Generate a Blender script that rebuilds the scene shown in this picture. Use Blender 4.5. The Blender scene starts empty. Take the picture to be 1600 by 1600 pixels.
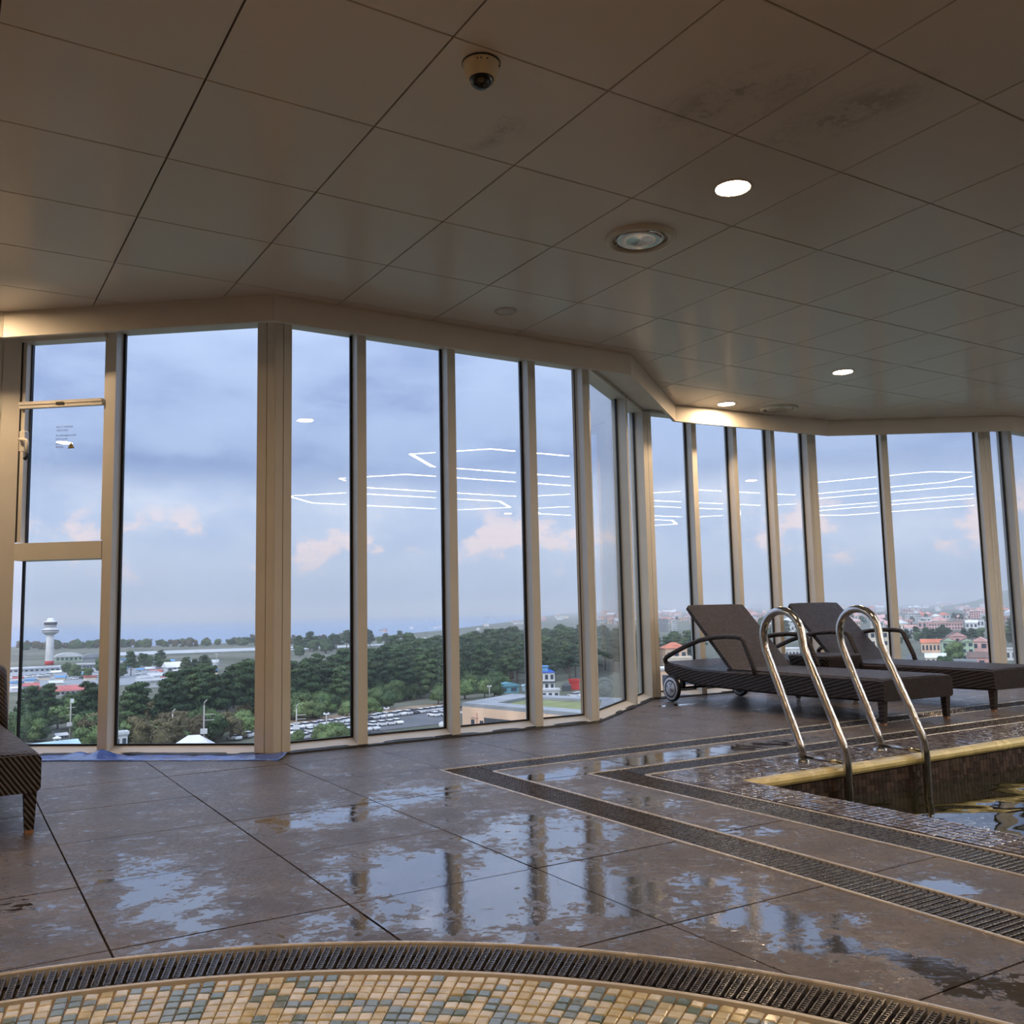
import bpy, bmesh, math, random
from mathutils import Vector, Matrix, noise
from mathutils.geometry import delaunay_2d_cdt

scene = bpy.context.scene
COL = scene.collection
rnd = random.Random(7)
PI = math.pi

# ------------------------------------------------------------------ camera
CAM_H, CEIL = 0.77, 2.522
FPX, PITCH, ROLL = 1445.37, 0.1073, -0.0214
_r, _w, _u = Vector((1, 0, 0)), Vector((0, math.cos(PITCH), math.sin(PITCH))), Vector((0, -math.sin(PITCH), math.cos(PITCH)))
CR = math.cos(ROLL) * _r + math.sin(ROLL) * _u
CU = -math.sin(ROLL) * _r + math.cos(ROLL) * _u
CW = _w
cam_data = bpy.data.cameras.new('camera')
cam_data.sensor_fit = 'HORIZONTAL'
cam_data.sensor_width = 36.0
cam_data.lens = FPX / 1600 * 36.0
cam_data.clip_end = 60000
cam_data.clip_start = 0.05
cam = bpy.data.objects.new('camera', cam_data)
COL.objects.link(cam)
M3 = Matrix((CR, CU, -CW)).transposed()
cam.matrix_world = Matrix.Translation((0, 0, CAM_H)) @ M3.to_4x4()
scene.camera = cam

# ------------------------------------------------------------------ world, exposure
scene.view_settings.view_transform = 'Standard'
scene.view_settings.look = 'None'
scene.view_settings.exposure = 0.68
scene.view_settings.gamma = 1.0
scene.view_settings.use_curve_mapping = False
scene.cycles.use_denoising = True
scene.cycles.denoiser = 'OPENIMAGEDENOISE'
scene.cycles.use_adaptive_sampling = True
scene.cycles.adaptive_threshold = .02
scene.cycles.max_bounces = 7
scene.cycles.diffuse_bounces = 4
scene.cycles.glossy_bounces = 4
scene.cycles.transmission_bounces = 6
scene.cycles.transparent_max_bounces = 16
scene.cycles.volume_bounces = 0
scene.cycles.caustics_reflective = False
scene.cycles.caustics_refractive = False
scene.cycles.sample_clamp_indirect = 6.0

def lin(r, g, b):
    f = lambda c: (c / 255 / 12.92) if c / 255 <= .04045 else ((c / 255 + .055) / 1.055) ** 2.4
    return (f(r), f(g), f(b), 1)

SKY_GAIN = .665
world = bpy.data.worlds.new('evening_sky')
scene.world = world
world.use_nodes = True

def build_sky():
    nt = world.node_tree
    N, L = nt.nodes, nt.links
    for n in list(N): N.remove(n)
    out = N.new('ShaderNodeOutputWorld'); bg = N.new('ShaderNodeBackground')
    tc = N.new('ShaderNodeTexCoord'); sep = N.new('ShaderNodeSeparateXYZ')
    L.new(tc.outputs['Generated'], sep.inputs[0])
    def math_(op, a, b=None, clamp=False):
        n = N.new('ShaderNodeMath'); n.operation = op; n.use_clamp = clamp
        for i, v in enumerate((a, b)):
            if v is None: continue
            if isinstance(v, (int, float)): n.inputs[i].default_value = v
            else: L.new(v, n.inputs[i])
        return n.outputs[0]
    def mix(fac, a, b):
        n = N.new('ShaderNodeMix'); n.data_type = 'RGBA'
        L.new(fac, n.inputs['Factor'])
        for k, v in (('A', a), ('B', b)):
            s = [i for i in n.inputs if i.name == k and i.type == 'RGBA'][0]
            if isinstance(v, tuple): s.default_value = v
            else: L.new(v, s)
        return [o for o in n.outputs if o.type == 'RGBA'][0]
    def smooth(x, lo, hi):
        n = N.new('ShaderNodeMapRange'); n.interpolation_type = 'SMOOTHSTEP'
        n.inputs['From Min'].default_value = lo; n.inputs['From Max'].default_value = hi
        L.new(x, n.inputs['Value']); return n.outputs[0]
    def noise_(scale, detail, sx=1, sy=1, sz=1, loc=(0, 0, 0), rough=.55):
        mp = N.new('ShaderNodeMapping'); mp.inputs['Scale'].default_value = (sx, sy, sz); mp.inputs['Location'].default_value = loc
        L.new(tc.outputs['Generated'], mp.inputs[0])
        n = N.new('ShaderNodeTexNoise'); n.inputs['Scale'].default_value = scale; n.inputs['Detail'].default_value = detail
        n.inputs['Roughness'].default_value = rough
        L.new(mp.outputs[0], n.inputs['Vector']); return n.outputs['Fac']
    z = sep.outputs['Z']
    big = noise_(3.2, 6, 1, 1, 2.6, (1.3, .4, 0))
    med = noise_(7.5, 7, 1, 1, 1.8, (.2, 2.4, .3))
    # the ragged lower edge of the cloud deck
    zz = math_('ADD', z, math_('MULTIPLY', math_('SUBTRACT', big, .5), .11))
    pale = mix(smooth(z, 0.0, .09), lin(170, 189, 222), lin(200, 212, 236))
    veil = mix(smooth(med, .35, .68), lin(172, 190, 226), lin(206, 214, 236))
    pale = mix(smooth(z, .02, .09), pale, veil)
    deck = mix(smooth(big, .36, .62), lin(102, 128, 184), lin(158, 177, 216))
    deck = mix(smooth(zz, .20, .36), deck, lin(170, 185, 219))
    col = mix(smooth(zz, .105, .165), pale, deck)
    # sunlit pink heaps low over the sea
    heap = noise_(11.0, 8, 1, 1, 1.5, (.62, .1, .37), .6)
    band = math_('MULTIPLY', smooth(z, .030, .055), math_('SUBTRACT', 1.0, smooth(z, .085, .135)))
    pk = math_('MULTIPLY', smooth(heap, .53, .61), band)
    col = mix(math_('MULTIPLY', pk, .85), col, lin(248, 222, 222))
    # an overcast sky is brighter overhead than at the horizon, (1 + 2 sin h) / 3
    hs = N.new('ShaderNodeHueSaturation'); hs.inputs['Saturation'].default_value = .88; L.new(col, hs.inputs['Color']); col = hs.outputs[0]
    L.new(col, bg.inputs['Color'])
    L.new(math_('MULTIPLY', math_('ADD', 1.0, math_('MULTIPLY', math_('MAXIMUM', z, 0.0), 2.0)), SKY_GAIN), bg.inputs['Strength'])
    L.new(bg.outputs[0], out.inputs['Surface'])
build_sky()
# the sun, veiled by cloud, behind the building
sun_d = bpy.data.lights.new('sun', 'SUN'); sun_d.energy = 1.35; sun_d.angle = math.radians(40); sun_d.color = (1, .93, .84)
sun = bpy.data.objects.new('sun', sun_d); COL.objects.link(sun)
sun.rotation_euler = (math.radians(48), 0, math.radians(-28)); sun.location = (0, -20, 30)

# ------------------------------------------------------------------ frames of reference
A31 = math.radians(31.3)
E1, E2 = Vector((math.cos(A31), math.sin(A31))), Vector((-math.sin(A31), math.cos(A31)))
def sv(s, v): return E1 * s + E2 * v                       # pool and paving grid -> plan
def to_sv(p): return (p[0] * E1.x + p[1] * E1.y, p[0] * E2.x + p[1] * E2.y)
def sight(x, y):
    return CR * ((x - 800) / FPX) - CU * ((y - 800) / FPX) + CW
GZ = -29.0                                                 # the ground outside, ten floors down
def ground(x, y, z=GZ):
    d = sight(x, y); t = (z - CAM_H) / d.z
    return Vector((d.x * t, d.y * t, z))

# ------------------------------------------------------------------ helpers
def link(o, parent=None):
    COL.objects.link(o)
    if parent is not None: o.parent = parent
    return o
def tag(o, label=None, cat=None, group=None, kind=None):
    if label: o['label'] = label
    if cat: o['category'] = cat
    if group: o['group'] = group
    if kind: o['kind'] = kind
    return o
def empty(name, loc=(0, 0, 0), rz=0.0, parent=None):
    o = bpy.data.objects.new(name, None); o.location = loc; o.rotation_euler = (0, 0, rz)
    o.empty_display_size = .05
    return link(o, parent)
def inst(name, mesh, loc=(0, 0, 0), rot=(0, 0, 0), scale=(1, 1, 1), parent=None):
    o = bpy.data.objects.new(name, mesh); o.location = loc; o.rotation_euler = rot; o.scale = scale
    return link(o, parent)
def copy_tree(o, parent=None):
    c = o.copy(); COL.objects.link(c); c.parent = parent
    for ch in o.children: copy_tree(ch, c)
    return c

class MB:
    def __init__(self): self.v, self.f, self.m, self.s = [], [], [], []
    def add(self, vs, fs, mi=0, smooth=False):
        b = len(self.v); self.v += [tuple(p) for p in vs]
        for f in fs:
            self.f.append(tuple(i + b for i in f)); self.m.append(mi); self.s.append(smooth)
        return self
    def box(self, c, size, rz=0, mi=0, R=None):
        x, y, z = [q / 2 for q in size]
        R = R or Matrix.Rotation(rz, 3, 'Z')
        vs = [Vector(c) + R @ Vector((sx * x, sy * y, sz * z)) for sz in (-1, 1) for sy in (-1, 1) for sx in (-1, 1)]
        return self.add(vs, [(0, 2, 3, 1), (4, 5, 7, 6), (0, 1, 5, 4), (2, 6, 7, 3), (0, 4, 6, 2), (1, 3, 7, 5)], mi)
    def bbox(self, c, size, b=.004, rz=0, mi=0):
        # box with a chamfered top rim
        x, y, z = [q / 2 for q in size]; R = Matrix.Rotation(rz, 3, 'Z')
        rows = [(-z, 0), (z - b, 0), (z, b)]
        vs = []
        for h, i in rows:
            vs += [Vector(c) + R @ Vector((sx * (x - i), sy * (y - i), h)) for sx, sy in ((-1, -1), (1, -1), (1, 1), (-1, 1))]
        fs = [(3, 2, 1, 0), (8, 9, 10, 11)]
        for k in range(2):
            for j in range(4):
                a, d = k * 4 + j, k * 4 + (j + 1) % 4
                fs.append((a, d, d + 4, a + 4))
        return self.add(vs, fs, mi)
    def prism(self, poly, z0, z1, mi=0):
        n = len(poly)
        vs = [(p[0], p[1], z0) for p in poly] + [(p[0], p[1], z1) for p in poly]
        fs = [tuple(range(n - 1, -1, -1)), tuple(range(n, 2 * n))] + [(i, (i + 1) % n, n + (i + 1) % n, n + i) for i in range(n)]
        return self.add(vs, fs, mi)
    def extrude(self, prof, axis_pts, mi=0, smooth=False, closed=True):
        # loft: list of cross-sections (each a list of points) joined in order
        n = len(axis_pts[0]); b = []
        for sec in axis_pts: b += list(sec)
        fs = []
        for k in range(len(axis_pts) - 1):
            for j in range(n if closed else n - 1):
                a, d = k * n + j, k * n + (j + 1) % n
                fs.append((a, d, d + n, a + n))
        if closed:
            fs.append(tuple(range(n - 1, -1, -1))); q = (len(axis_pts) - 1) * n
            fs.append(tuple(range(q, q + n)))
        return self.add(b, fs, mi, smooth)
    def tube(self, pts, r, n=10, mi=0, cap=True):
        pts = [Vector(p) for p in pts]; rs = r if isinstance(r, (list, tuple)) else [r] * len(pts)
        t0 = (pts[1] - pts[0]).normalized()
        nrm = t0.orthogonal().normalized(); secs = []
        for i, p in enumerate(pts):
            t = ((pts[min(i + 1, len(pts) - 1)] - pts[max(i - 1, 0)])).normalized()
            nrm = (nrm - t * nrm.dot(t)).normalized(); bn = t.cross(nrm)
            secs.append([p + (nrm * math.cos(2 * PI * j / n) + bn * math.sin(2 * PI * j / n)) * rs[i] for j in range(n)])
        return self.extrude(None, secs, mi, True)
    def lathe(self, prof, n=24, c=(0, 0, 0), mi=0, smooth=True):
        vs, fs = [], []
        for r, z in prof:
            vs += [(c[0] + r * math.cos(2 * PI * j / n), c[1] + r * math.sin(2 * PI * j / n), c[2] + z) for j in range(n)]
        for k in range(len(prof) - 1):
            for j in range(n):
                a, d = k * n + j, k * n + (j + 1) % n
                fs.append((a, d, d + n, a + n))
        return self.add(vs, fs, mi, smooth)
    def mesh(self, name, *mats):
        me = bpy.data.meshes.new(name); me.from_pydata(self.v, [], self.f)
        for m in mats: me.materials.append(m)
        if self.f:
            me.polygons.foreach_set('material_index', self.m)
            me.polygons.foreach_set('use_smooth', self.s)
        me.update()
        bm = bmesh.new(); bm.from_mesh(me); bmesh.ops.recalc_face_normals(bm, faces=bm.faces); bm.to_mesh(me); bm.free()
        return me
    def build(self, name, mats, parent=None, loc=(0, 0, 0), rot=(0, 0, 0)):
        mats = mats if isinstance(mats, (list, tuple)) else [mats]
        return inst(name, self.mesh(name, *mats), loc, rot, parent=parent)

def in_poly(p, poly):
    x, y = p; c = False; j = len(poly) - 1
    for i in range(len(poly)):
        xi, yi = poly[i]; xj, yj = poly[j]
        if (yi > y) != (yj > y) and x < (xj - xi) * (y - yi) / (yj - yi) + xi: c = not c
        j = i
    return c
def clip(cell, cons, keep):
    """triangles of cell cut along closed constraint loops; keep(p) decides"""
    vs = [Vector((p[0], p[1])) for p in cell]; es = [(i, (i + 1) % len(cell)) for i in range(len(cell))]
    for loop in cons:
        b = len(vs); vs += [Vector((p[0], p[1])) for p in loop]
        es += [(b + i, b + (i + 1) % len(loop)) for i in range(len(loop))]
    ov, oe, of = delaunay_2d_cdt(vs, es, [], 0, 1e-5)[:3]
    tris = []
    for f in of:
        c = sum((ov[i] for i in f), Vector((0, 0))) / len(f)
        if in_poly(c, cell) and keep(c): tris.append(tuple(f))
    return ov, tris
def slab(mb, ov, tris, z0, z1, mi=0):
    used = sorted({i for t in tris for i in t}); ix = {k: n for n, k in enumerate(used)}; n = len(used)
    vs = [(ov[k].x, ov[k].y, z1) for k in used] + [(ov[k].x, ov[k].y, z0) for k in used]
    fs = [tuple(ix[i] for i in t) for t in tris]; cnt = {}
    for t in fs:
        for a, b in zip(t, t[1:] + t[:1]): cnt[frozenset((a, b))] = cnt.get(frozenset((a, b)), 0) + 1
    side = []
    for t in fs:
        for a, b in zip(t, t[1:] + t[:1]):
            if cnt[frozenset((a, b))] == 1: side.append((b, a, a + n, b + n))
    mb.add(vs, fs + side, mi)

# ------------------------------------------------------------------ materials
class NT:
    def __init__(self, m):
        self.nt = m.node_tree; self.N, self.L = self.nt.nodes, self.nt.links
    def new(self, t): return self.N.new(t)
    def set(self, sock, v):
        if isinstance(v, (int, float, tuple, list)): sock.default_value = v
        else: self.L.new(v, sock)
    def tex(self, kind, scale, detail=4, coord='Object', rough=.5, sc=(1, 1, 1), loc=(0, 0, 0), rot=(0, 0, 0), **kw):
        tc = self.new('ShaderNodeTexCoord'); mp = self.new('ShaderNodeMapping')
        if coord == 'World':
            g = self.new('ShaderNodeNewGeometry'); src = g.outputs['Position']
        else: src = tc.outputs[coord]
        self.L.new(src, mp.inputs[0])
        mp.inputs['Scale'].default_value = sc; mp.inputs['Location'].default_value = loc; mp.inputs['Rotation'].default_value = rot
        n = self.new('ShaderNodeTex' + kind); n.inputs['Scale'].default_value = scale
        if 'Detail' in n.inputs: n.inputs['Detail'].default_value = detail
        if 'Roughness' in n.inputs and kind == 'Noise': n.inputs['Roughness'].default_value = rough
        for k, v in kw.items():
            if hasattr(n, k): setattr(n, k, v)
            else: n.inputs[k].default_value = v
        self.L.new(mp.outputs[0], n.inputs['Vector']); return n
    def math(self, op, a, b=None, clamp=False):
        n = self.new('ShaderNodeMath'); n.operation = op; n.use_clamp = clamp
        self.set(n.inputs[0], a)
        if b is not None: self.set(n.inputs[1], b)
        return n.outputs[0]
    def ramp(self, x, lo, hi, a=0.0, b=1.0, smooth=True):
        n = self.new('ShaderNodeMapRange'); n.interpolation_type = 'SMOOTHSTEP' if smooth else 'LINEAR'
        self.set(n.inputs['Value'], x)
        for k, v in (('From Min', lo), ('From Max', hi), ('To Min', a), ('To Max', b)): n.inputs[k].default_value = v
        return n.outputs[0]
    def mix(self, fac, a, b):
        n = self.new('ShaderNodeMix'); n.data_type = 'RGBA'; self.set(n.inputs['Factor'], fac)
        ins = [i for i in n.inputs if i.type == 'RGBA']; self.set(ins[0], a); self.set(ins[1], b)
        return [o for o in n.outputs if o.type == 'RGBA'][0]
    def bump(self, h, strength=.3, dist=.01, nrm=None):
        n = self.new('ShaderNodeBump'); n.inputs['Strength'].default_value = 1.0; self.set(n.inputs['Strength'], strength)
        n.inputs['Distance'].default_value = dist; self.set(n.inputs['Height'], h)
        if nrm is not None: self.L.new(nrm, n.inputs['Normal'])
        return n.outputs[0]

def mat(name, color, rough=.5, metal=0.0, spec=.5, fn=None, emit=None, estr=0.0):
    m = bpy.data.materials.new(name); m.use_nodes = True
    t = NT(m); p = t.N['Principled BSDF']
    p.inputs['Base Color'].default_value = color if len(color) == 4 else (*color, 1)
    p.inputs['Roughness'].default_value = rough; p.inputs['Metallic'].default_value = metal
    p.inputs['Specular IOR Level'].default_value = spec
    if emit: p.inputs['Emission Color'].default_value = (*emit, 1); p.inputs['Emission Strength'].default_value = estr
    if fn: fn(t, p)
    return m
def var(scale, amt=.15, bump=0, bscale=None, bdist=.01, coord='Object', rvar=0):
    """gentle tone variation and fine relief"""
    def fn(t, p):
        c = tuple(p.inputs['Base Color'].default_value)
        n = t.tex('Noise', scale, 5, coord)
        a = tuple(min(1, q * (1 + amt)) for q in c[:3]) + (1,); b = tuple(q * (1 - amt) for q in c[:3]) + (1,)
        t.set(p.inputs['Base Color'], t.mix(t.ramp(n.outputs['Fac'], .3, .7), b, a))
        if rvar:
            r = p.inputs['Roughness'].default_value
            t.set(p.inputs['Roughness'], t.ramp(n.outputs['Fac'], .3, .7, r - rvar, r + rvar))
        if bump:
            h = t.tex('Noise', bscale or scale * 4, 4, coord)
            t.set(p.inputs['Normal'], t.bump(h.outputs['Fac'], bump, bdist))
    return fn

M = {}
# puddles: (plan x, y, radius along s, radius along v, weight)
PUDDLES = [(-.22, 2.72, .26, .45, 1.), (.12, 2.75, .22, .42, 1.), (.1, 3.35, .3, .32, .8), (-1.02, 2.72, .16, .5, .7), (-.75, 3.62, .3, .14, .8), (-.55, 3.9, .34, .16, .7),
           (-.38, 4.15, .3, .2, .6), (.1, 4.42, .34, .12, .9), (.9, 5.0, .8, .12, .9), (.63, 2.35, .14, .22, .9), (.92, 2.0, .1, .2, .8),
           (-1.4, 2.45, .3, .3, .4), (-.5, 2.4, .3, .12, .6), (.45, 3.9, .12, .3, .6), (.55, 2.62, .2, .22, .55), (1.12, 2.62, .12, .16, .7), (1.24, 7.5, .16, .06, 1.0), (.78, 3.35, .12, .2, .5)]
def wet_stone(t, p):
    n1 = t.tex('Noise', 3.2, 6, 'World', .6); n2 = t.tex('Noise', 40, 5, 'World', .65); n3 = t.tex('Noise', 9, 6, 'World', .62, sc=(1, 1, 1), loc=(3, 1, 0))
    lv = t.tex('Noise', 150, 4, 'World', .7)
    col = t.mix(t.ramp(n1.outputs['Fac'], .3, .7), lin(86, 76, 71), lin(118, 106, 98))
    col = t.mix(t.ramp(n2.outputs['Fac'], .42, .72, 0, .55), col, lin(58, 50, 47))
    g = t.new('ShaderNodeNewGeometry'); acc = None
    for (x, y, a, b, w) in PUDDLES:
        mp = t.new('ShaderNodeMapping'); mp.vector_type = 'TEXTURE'
        mp.inputs['Location'].default_value = (x, y, 0); mp.inputs['Rotation'].default_value = (0, 0, A31); mp.inputs['Scale'].default_value = (a, b, 1)
        t.L.new(g.outputs['Position'], mp.inputs[0])
        ln = t.new('ShaderNodeVectorMath'); ln.operation = 'LENGTH'; t.L.new(mp.outputs[0], ln.inputs[0])
        q = t.ramp(ln.outputs['Value'], .2, 1.9, w, 0)
        acc = q if acc is None else t.math('MAXIMUM', acc, q)
    f = t.math('ADD', t.math('MULTIPLY', acc, .30), t.math('ADD', t.math('MULTIPLY', n3.outputs['Fac'], .75), t.math('MULTIPLY', n2.outputs['Fac'], .44)))
    pud = t.ramp(f, .758, .790)
    sm = t.tex('Noise', 24, 5, 'World', .66, sc=(1, 1.7, 1), rot=(0, 0, -A31))      # small wet spots caught in the relief
    pud = t.math('MAXIMUM', pud, t.math('MULTIPLY', t.math('MULTIPLY', t.ramp(sm.outputs['Fac'], .57, .62), t.ramp(f, .56, .70)), .85))
    damp = t.ramp(f, .61, .76)
    r = t.math('SUBTRACT', t.ramp(n2.outputs['Fac'], .3, .7, .27, .40), t.math('MULTIPLY', damp, .12))
    n = t.new('ShaderNodeMix'); n.data_type = 'FLOAT'; t.set(n.inputs['Factor'], pud); t.set(n.inputs[2], r); n.inputs[3].default_value = .025
    t.set(p.inputs['Roughness'], n.outputs[0])
    t.set(p.inputs['Base Color'], t.mix(pud, col, lin(58, 47, 39)))
    h = t.math('ADD', t.math('MULTIPLY', n2.outputs['Fac'], .8), t.math('MULTIPLY', lv.outputs['Fac'], .35))
    st = t.math('SUBTRACT', .62, t.math('MULTIPLY', pud, .60))
    t.set(p.inputs['Normal'], t.bump(h, st, .013))
    # the film of standing water
    t.set(p.inputs['Coat Weight'], t.math('ADD', t.math('MULTIPLY', pud, .75), t.math('MULTIPLY', damp, .25)))
    p.inputs['Coat IOR'].default_value = 1.6
    t.set(p.inputs['Coat Roughness'], t.ramp(pud, 0, 1, .22, .015))
    wv = t.tex('Noise', 14, 3, 'World', .5)
    t.set(p.inputs['Coat Normal'], t.bump(t.math('ADD', wv.outputs['Fac'], t.math('MULTIPLY', n2.outputs['Fac'], .25)), t.math('SUBTRACT', .45, t.math('MULTIPLY', pud, .36)), .01))
M['stone'] = mat('wet_slate', lin(105, 90, 80), .4, spec=.55, fn=wet_stone)
M['grout'] = mat('dark_grout', lin(20, 18, 17), .7, fn=var(20, .2))

def panel_fn(t, p):
    n = t.tex('Noise', 2.2, 4, 'World', .5); f = t.tex('Noise', 90, 3, 'World', .6); w = t.tex('Noise', 7, 7, 'World', .68, loc=(4, 2, 0))
    col = t.mix(t.ramp(n.outputs['Fac'], .2, .8), lin(226, 221, 214), lin(230, 225, 218))
    g = t.new('ShaderNodeNewGeometry'); acc = None
    for (x, y, a, b) in ((.80, 3.05, .30, .17), (1.25, 3.14, .32, .14), (-.04, 3.24, .14, .08)):      # old damp marks on three panels
        mp = t.new('ShaderNodeMapping'); mp.vector_type = 'TEXTURE'; mp.inputs['Location'].default_value = (x, y, CEIL)
        mp.inputs['Rotation'].default_value = (0, 0, -.75); mp.inputs['Scale'].default_value = (a, b, 1)
        t.L.new(g.outputs['Position'], mp.inputs[0])
        ln = t.new('ShaderNodeVectorMath'); ln.operation = 'LENGTH'; t.L.new(mp.outputs[0], ln.inputs[0])
        q = t.ramp(ln.outputs['Value'], .2, 1.25, 1, 0)
        acc = q if acc is None else t.math('MAXIMUM', acc, q)
    s = t.math('MULTIPLY', acc, t.ramp(w.outputs['Fac'], .43, .58))
    t.set(p.inputs['Base Color'], t.mix(t.math('MULTIPLY', s, .75), col, lin(140, 130, 118)))
    r = t.math('ADD', t.ramp(n.outputs['Fac'], .1, .9, .21, .25), t.math('MULTIPLY', s, .2))
    t.set(p.inputs['Roughness'], r)
    t.set(p.inputs['Normal'], t.bump(f.outputs['Fac'], .12, .002))
M['panel'] = mat('ceiling_panel_satin', lin(188, 180, 170), .3, spec=.7, fn=panel_fn)
M['ceil_gap'] = mat('ceiling_gap', lin(92, 76, 62), .8, fn=var(5, .1))
M['plaster'] = mat('painted_plaster', lin(222, 217, 208), .55, fn=var(3, .04, .08, 60, .002))
M['frame'] = mat('window_frame_paint', lin(228, 224, 216), .38, spec=.5, fn=var(4, .03, .04, 120, .001))
M['gasket'] = mat('black_rubber', lin(26, 28, 34), .5, fn=var(30, .15))
M['sealant'] = mat('black_sealant', lin(24, 22, 22), .45, fn=var(18, .25, .5, 25, .008))
def glass_mat(name, tint=(.93, .96, .97, 1), refl=1.0):
    m = bpy.data.materials.new(name); m.use_nodes = True; t = NT(m)
    for n in list(t.N): t.N.remove(n)
    out = t.new('ShaderNodeOutputMaterial'); tr = t.new('ShaderNodeBsdfTransparent'); gl = t.new('ShaderNodeBsdfGlossy'); mx = t.new('ShaderNodeMixShader')
    g = t.new('ShaderNodeNewGeometry'); dt = t.new('ShaderNodeVectorMath'); dt.operation = 'DOT_PRODUCT'
    t.L.new(g.outputs['Normal'], dt.inputs[0]); t.L.new(g.outputs['Incoming'], dt.inputs[1])
    fr = t.math('ADD', .045, t.math('MULTIPLY', .955, t.math('POWER', t.math('SUBTRACT', 1.0, t.math('ABSOLUTE', dt.outputs['Value']), True), 5.0)))
    n = t.tex('Noise', 1.2, 2, 'Object')
    tr.inputs['Color'].default_value = tint; gl.inputs['Roughness'].default_value = 0.0
    gl.inputs['Color'].default_value = (refl, refl, refl, 1)
    t.set(tr.inputs['Color'], t.mix(t.ramp(n.outputs['Fac'], .3, .7), tint, tuple(q * .985 for q in tint[:3]) + (1,)))
    t.L.new(fr, mx.inputs[0]); t.L.new(tr.outputs[0], mx.inputs[1]); t.L.new(gl.outputs[0], mx.inputs[2]); t.L.new(mx.outputs[0], out.inputs['Surface'])
    return m
M['glass'] = glass_mat('window_glass')
M['lamp_on'] = mat('warm_lamp_lens', (1, 1, 1), .4, emit=(1, .69, .40), estr=180.0, fn=var(30, .02))
M['lamp_off'] = mat('dull_lamp_lens', lin(215, 205, 196), .45, fn=var(30, .04))
M['led'] = mat('led_strip_diffuser', (1, 1, 1), .4, emit=(1, .95, .88), estr=27.0, fn=var(30, .02))
M['white_metal'] = mat('white_enamel', lin(205, 200, 192), .35, fn=var(12, .04))
M['vent'] = mat('vent_ring', lin(222, 218, 206), .3, fn=var(9, .06))
M['chrome'] = mat('polished_reflector', lin(205, 205, 205), .12, 1.0, fn=var(6, .04))
M['cream'] = mat('cream_plastic', lin(228, 216, 184), .45, fn=var(18, .04))
M['dome'] = mat('smoked_dome', lin(8, 8, 12), .06, spec=.7, fn=var(6, .1))
M['black'] = mat('black_plastic', lin(18, 17, 18), .5, fn=var(12, .15))
M['tarp'] = mat('blue_plastic_sheet', lin(78, 118, 210), .2, spec=.8, fn=var(6, .2, .35, 22, .01, rvar=.08))

def wicker_fn(t, p):
    w1 = t.tex('Wave', 26, 1, 'Object', rot=(0, 0, .6), **{'Distortion': .6}); w1.wave_type = 'BANDS'; w1.bands_direction = 'DIAGONAL'
    w2 = t.tex('Wave', 110, 1, 'Object', **{'Distortion': .4}); w2.wave_type = 'BANDS'; w2.bands_direction = 'Y'
    n = t.tex('Noise', 40, 3)
    h = t.math('ADD', w1.outputs['Fac'], t.math('MULTIPLY', w2.outputs['Fac'], .35))
    c = t.mix(t.ramp(h, .25, 1.1), lin(20, 15, 14), lin(62, 47, 43))
    c = t.mix(t.ramp(n.outputs['Fac'], .35, .7, 0, .35), c, lin(46, 33, 29))
    t.set(p.inputs['Base Color'], c); t.set(p.inputs['Normal'], t.bump(h, .55, .006))
    t.set(p.inputs['Roughness'], t.ramp(n.outputs['Fac'], .3, .7, .34, .5))
M['wicker'] = mat('dark_brown_wicker', lin(46, 35, 32), .42, spec=.5, fn=wicker_fn)
M['foot'] = mat('tan_foot_cap', lin(150, 112, 82), .5, fn=var(20, .1))
M['tyre'] = mat('wheel_tyre', lin(20, 20, 22), .55, fn=var(20, .1))
def hub_fn(t, p):
    n = t.tex('Noise', 30, 6, 'Object', .7); k = t.tex('Noise', 9, 5, 'Object', .6, loc=(2, 0, 1))
    c = t.mix(t.ramp(n.outputs['Fac'], .5, .62), lin(205, 206, 212), lin(120, 122, 130))
    t.set(p.inputs['Base Color'], t.mix(t.ramp(k.outputs['Fac'], .66, .69), c, lin(20, 20, 24)))
M['hub'] = mat('worn_silver_hub', lin(200, 200, 206), .45, fn=hub_fn)
M['steel'] = mat('stainless_steel', lin(204, 203, 202), .15, 1.0, fn=var(25, .04, .06, 90, .001, rvar=.05))
M['trim_steel'] = mat('drain_trim_steel', lin(222, 217, 212), .25, .2, fn=var(15, .1, rvar=.08))
M['grate'] = mat('dark_plastic_grate', lin(72, 67, 67), .28, spec=.6, fn=var(40, .2, .1, 120, .001, coord='World', rvar=.08))
M['trough'] = mat('drain_trough', lin(12, 11, 11), .6, fn=var(12, .2))
M['coping'] = mat('yellow_glazed_coping', lin(228, 208, 142), .25, fn=var(7, .1, rvar=.06))
def tilem(name, c, r=.12, a=.14): return mat(name, c, r, spec=.6, fn=var(30, a, .25, 55, .003, coord='World', rvar=.05))
M['border'] = [tilem('border_mosaic_a', lin(112, 104, 106), .07), tilem('border_mosaic_b', lin(92, 84, 86), .07), tilem('border_mosaic_c', lin(130, 122, 120), .08)]
M['bwall'] = [tilem('pool_mosaic_a', lin(74, 58, 52), .2), tilem('pool_mosaic_b', lin(60, 46, 42), .2), tilem('pool_mosaic_c', lin(92, 74, 66), .2)]
M['bgrout'] = mat('pool_grout', lin(140, 130, 118), .6, fn=var(30, .15))
M['pool_in'] = mat('pool_lining', lin(58, 54, 40), .4, fn=var(5, .2))
M['spa'] = [tilem('spa_cream', lin(214, 206, 182), .12), tilem('spa_sand', lin(206, 194, 156), .12), tilem('spa_pale', lin(228, 222, 204), .10), tilem('spa_teal', lin(118, 138, 138), .10), tilem('spa_grey_blue', lin(136, 154, 166), .10)]
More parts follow.
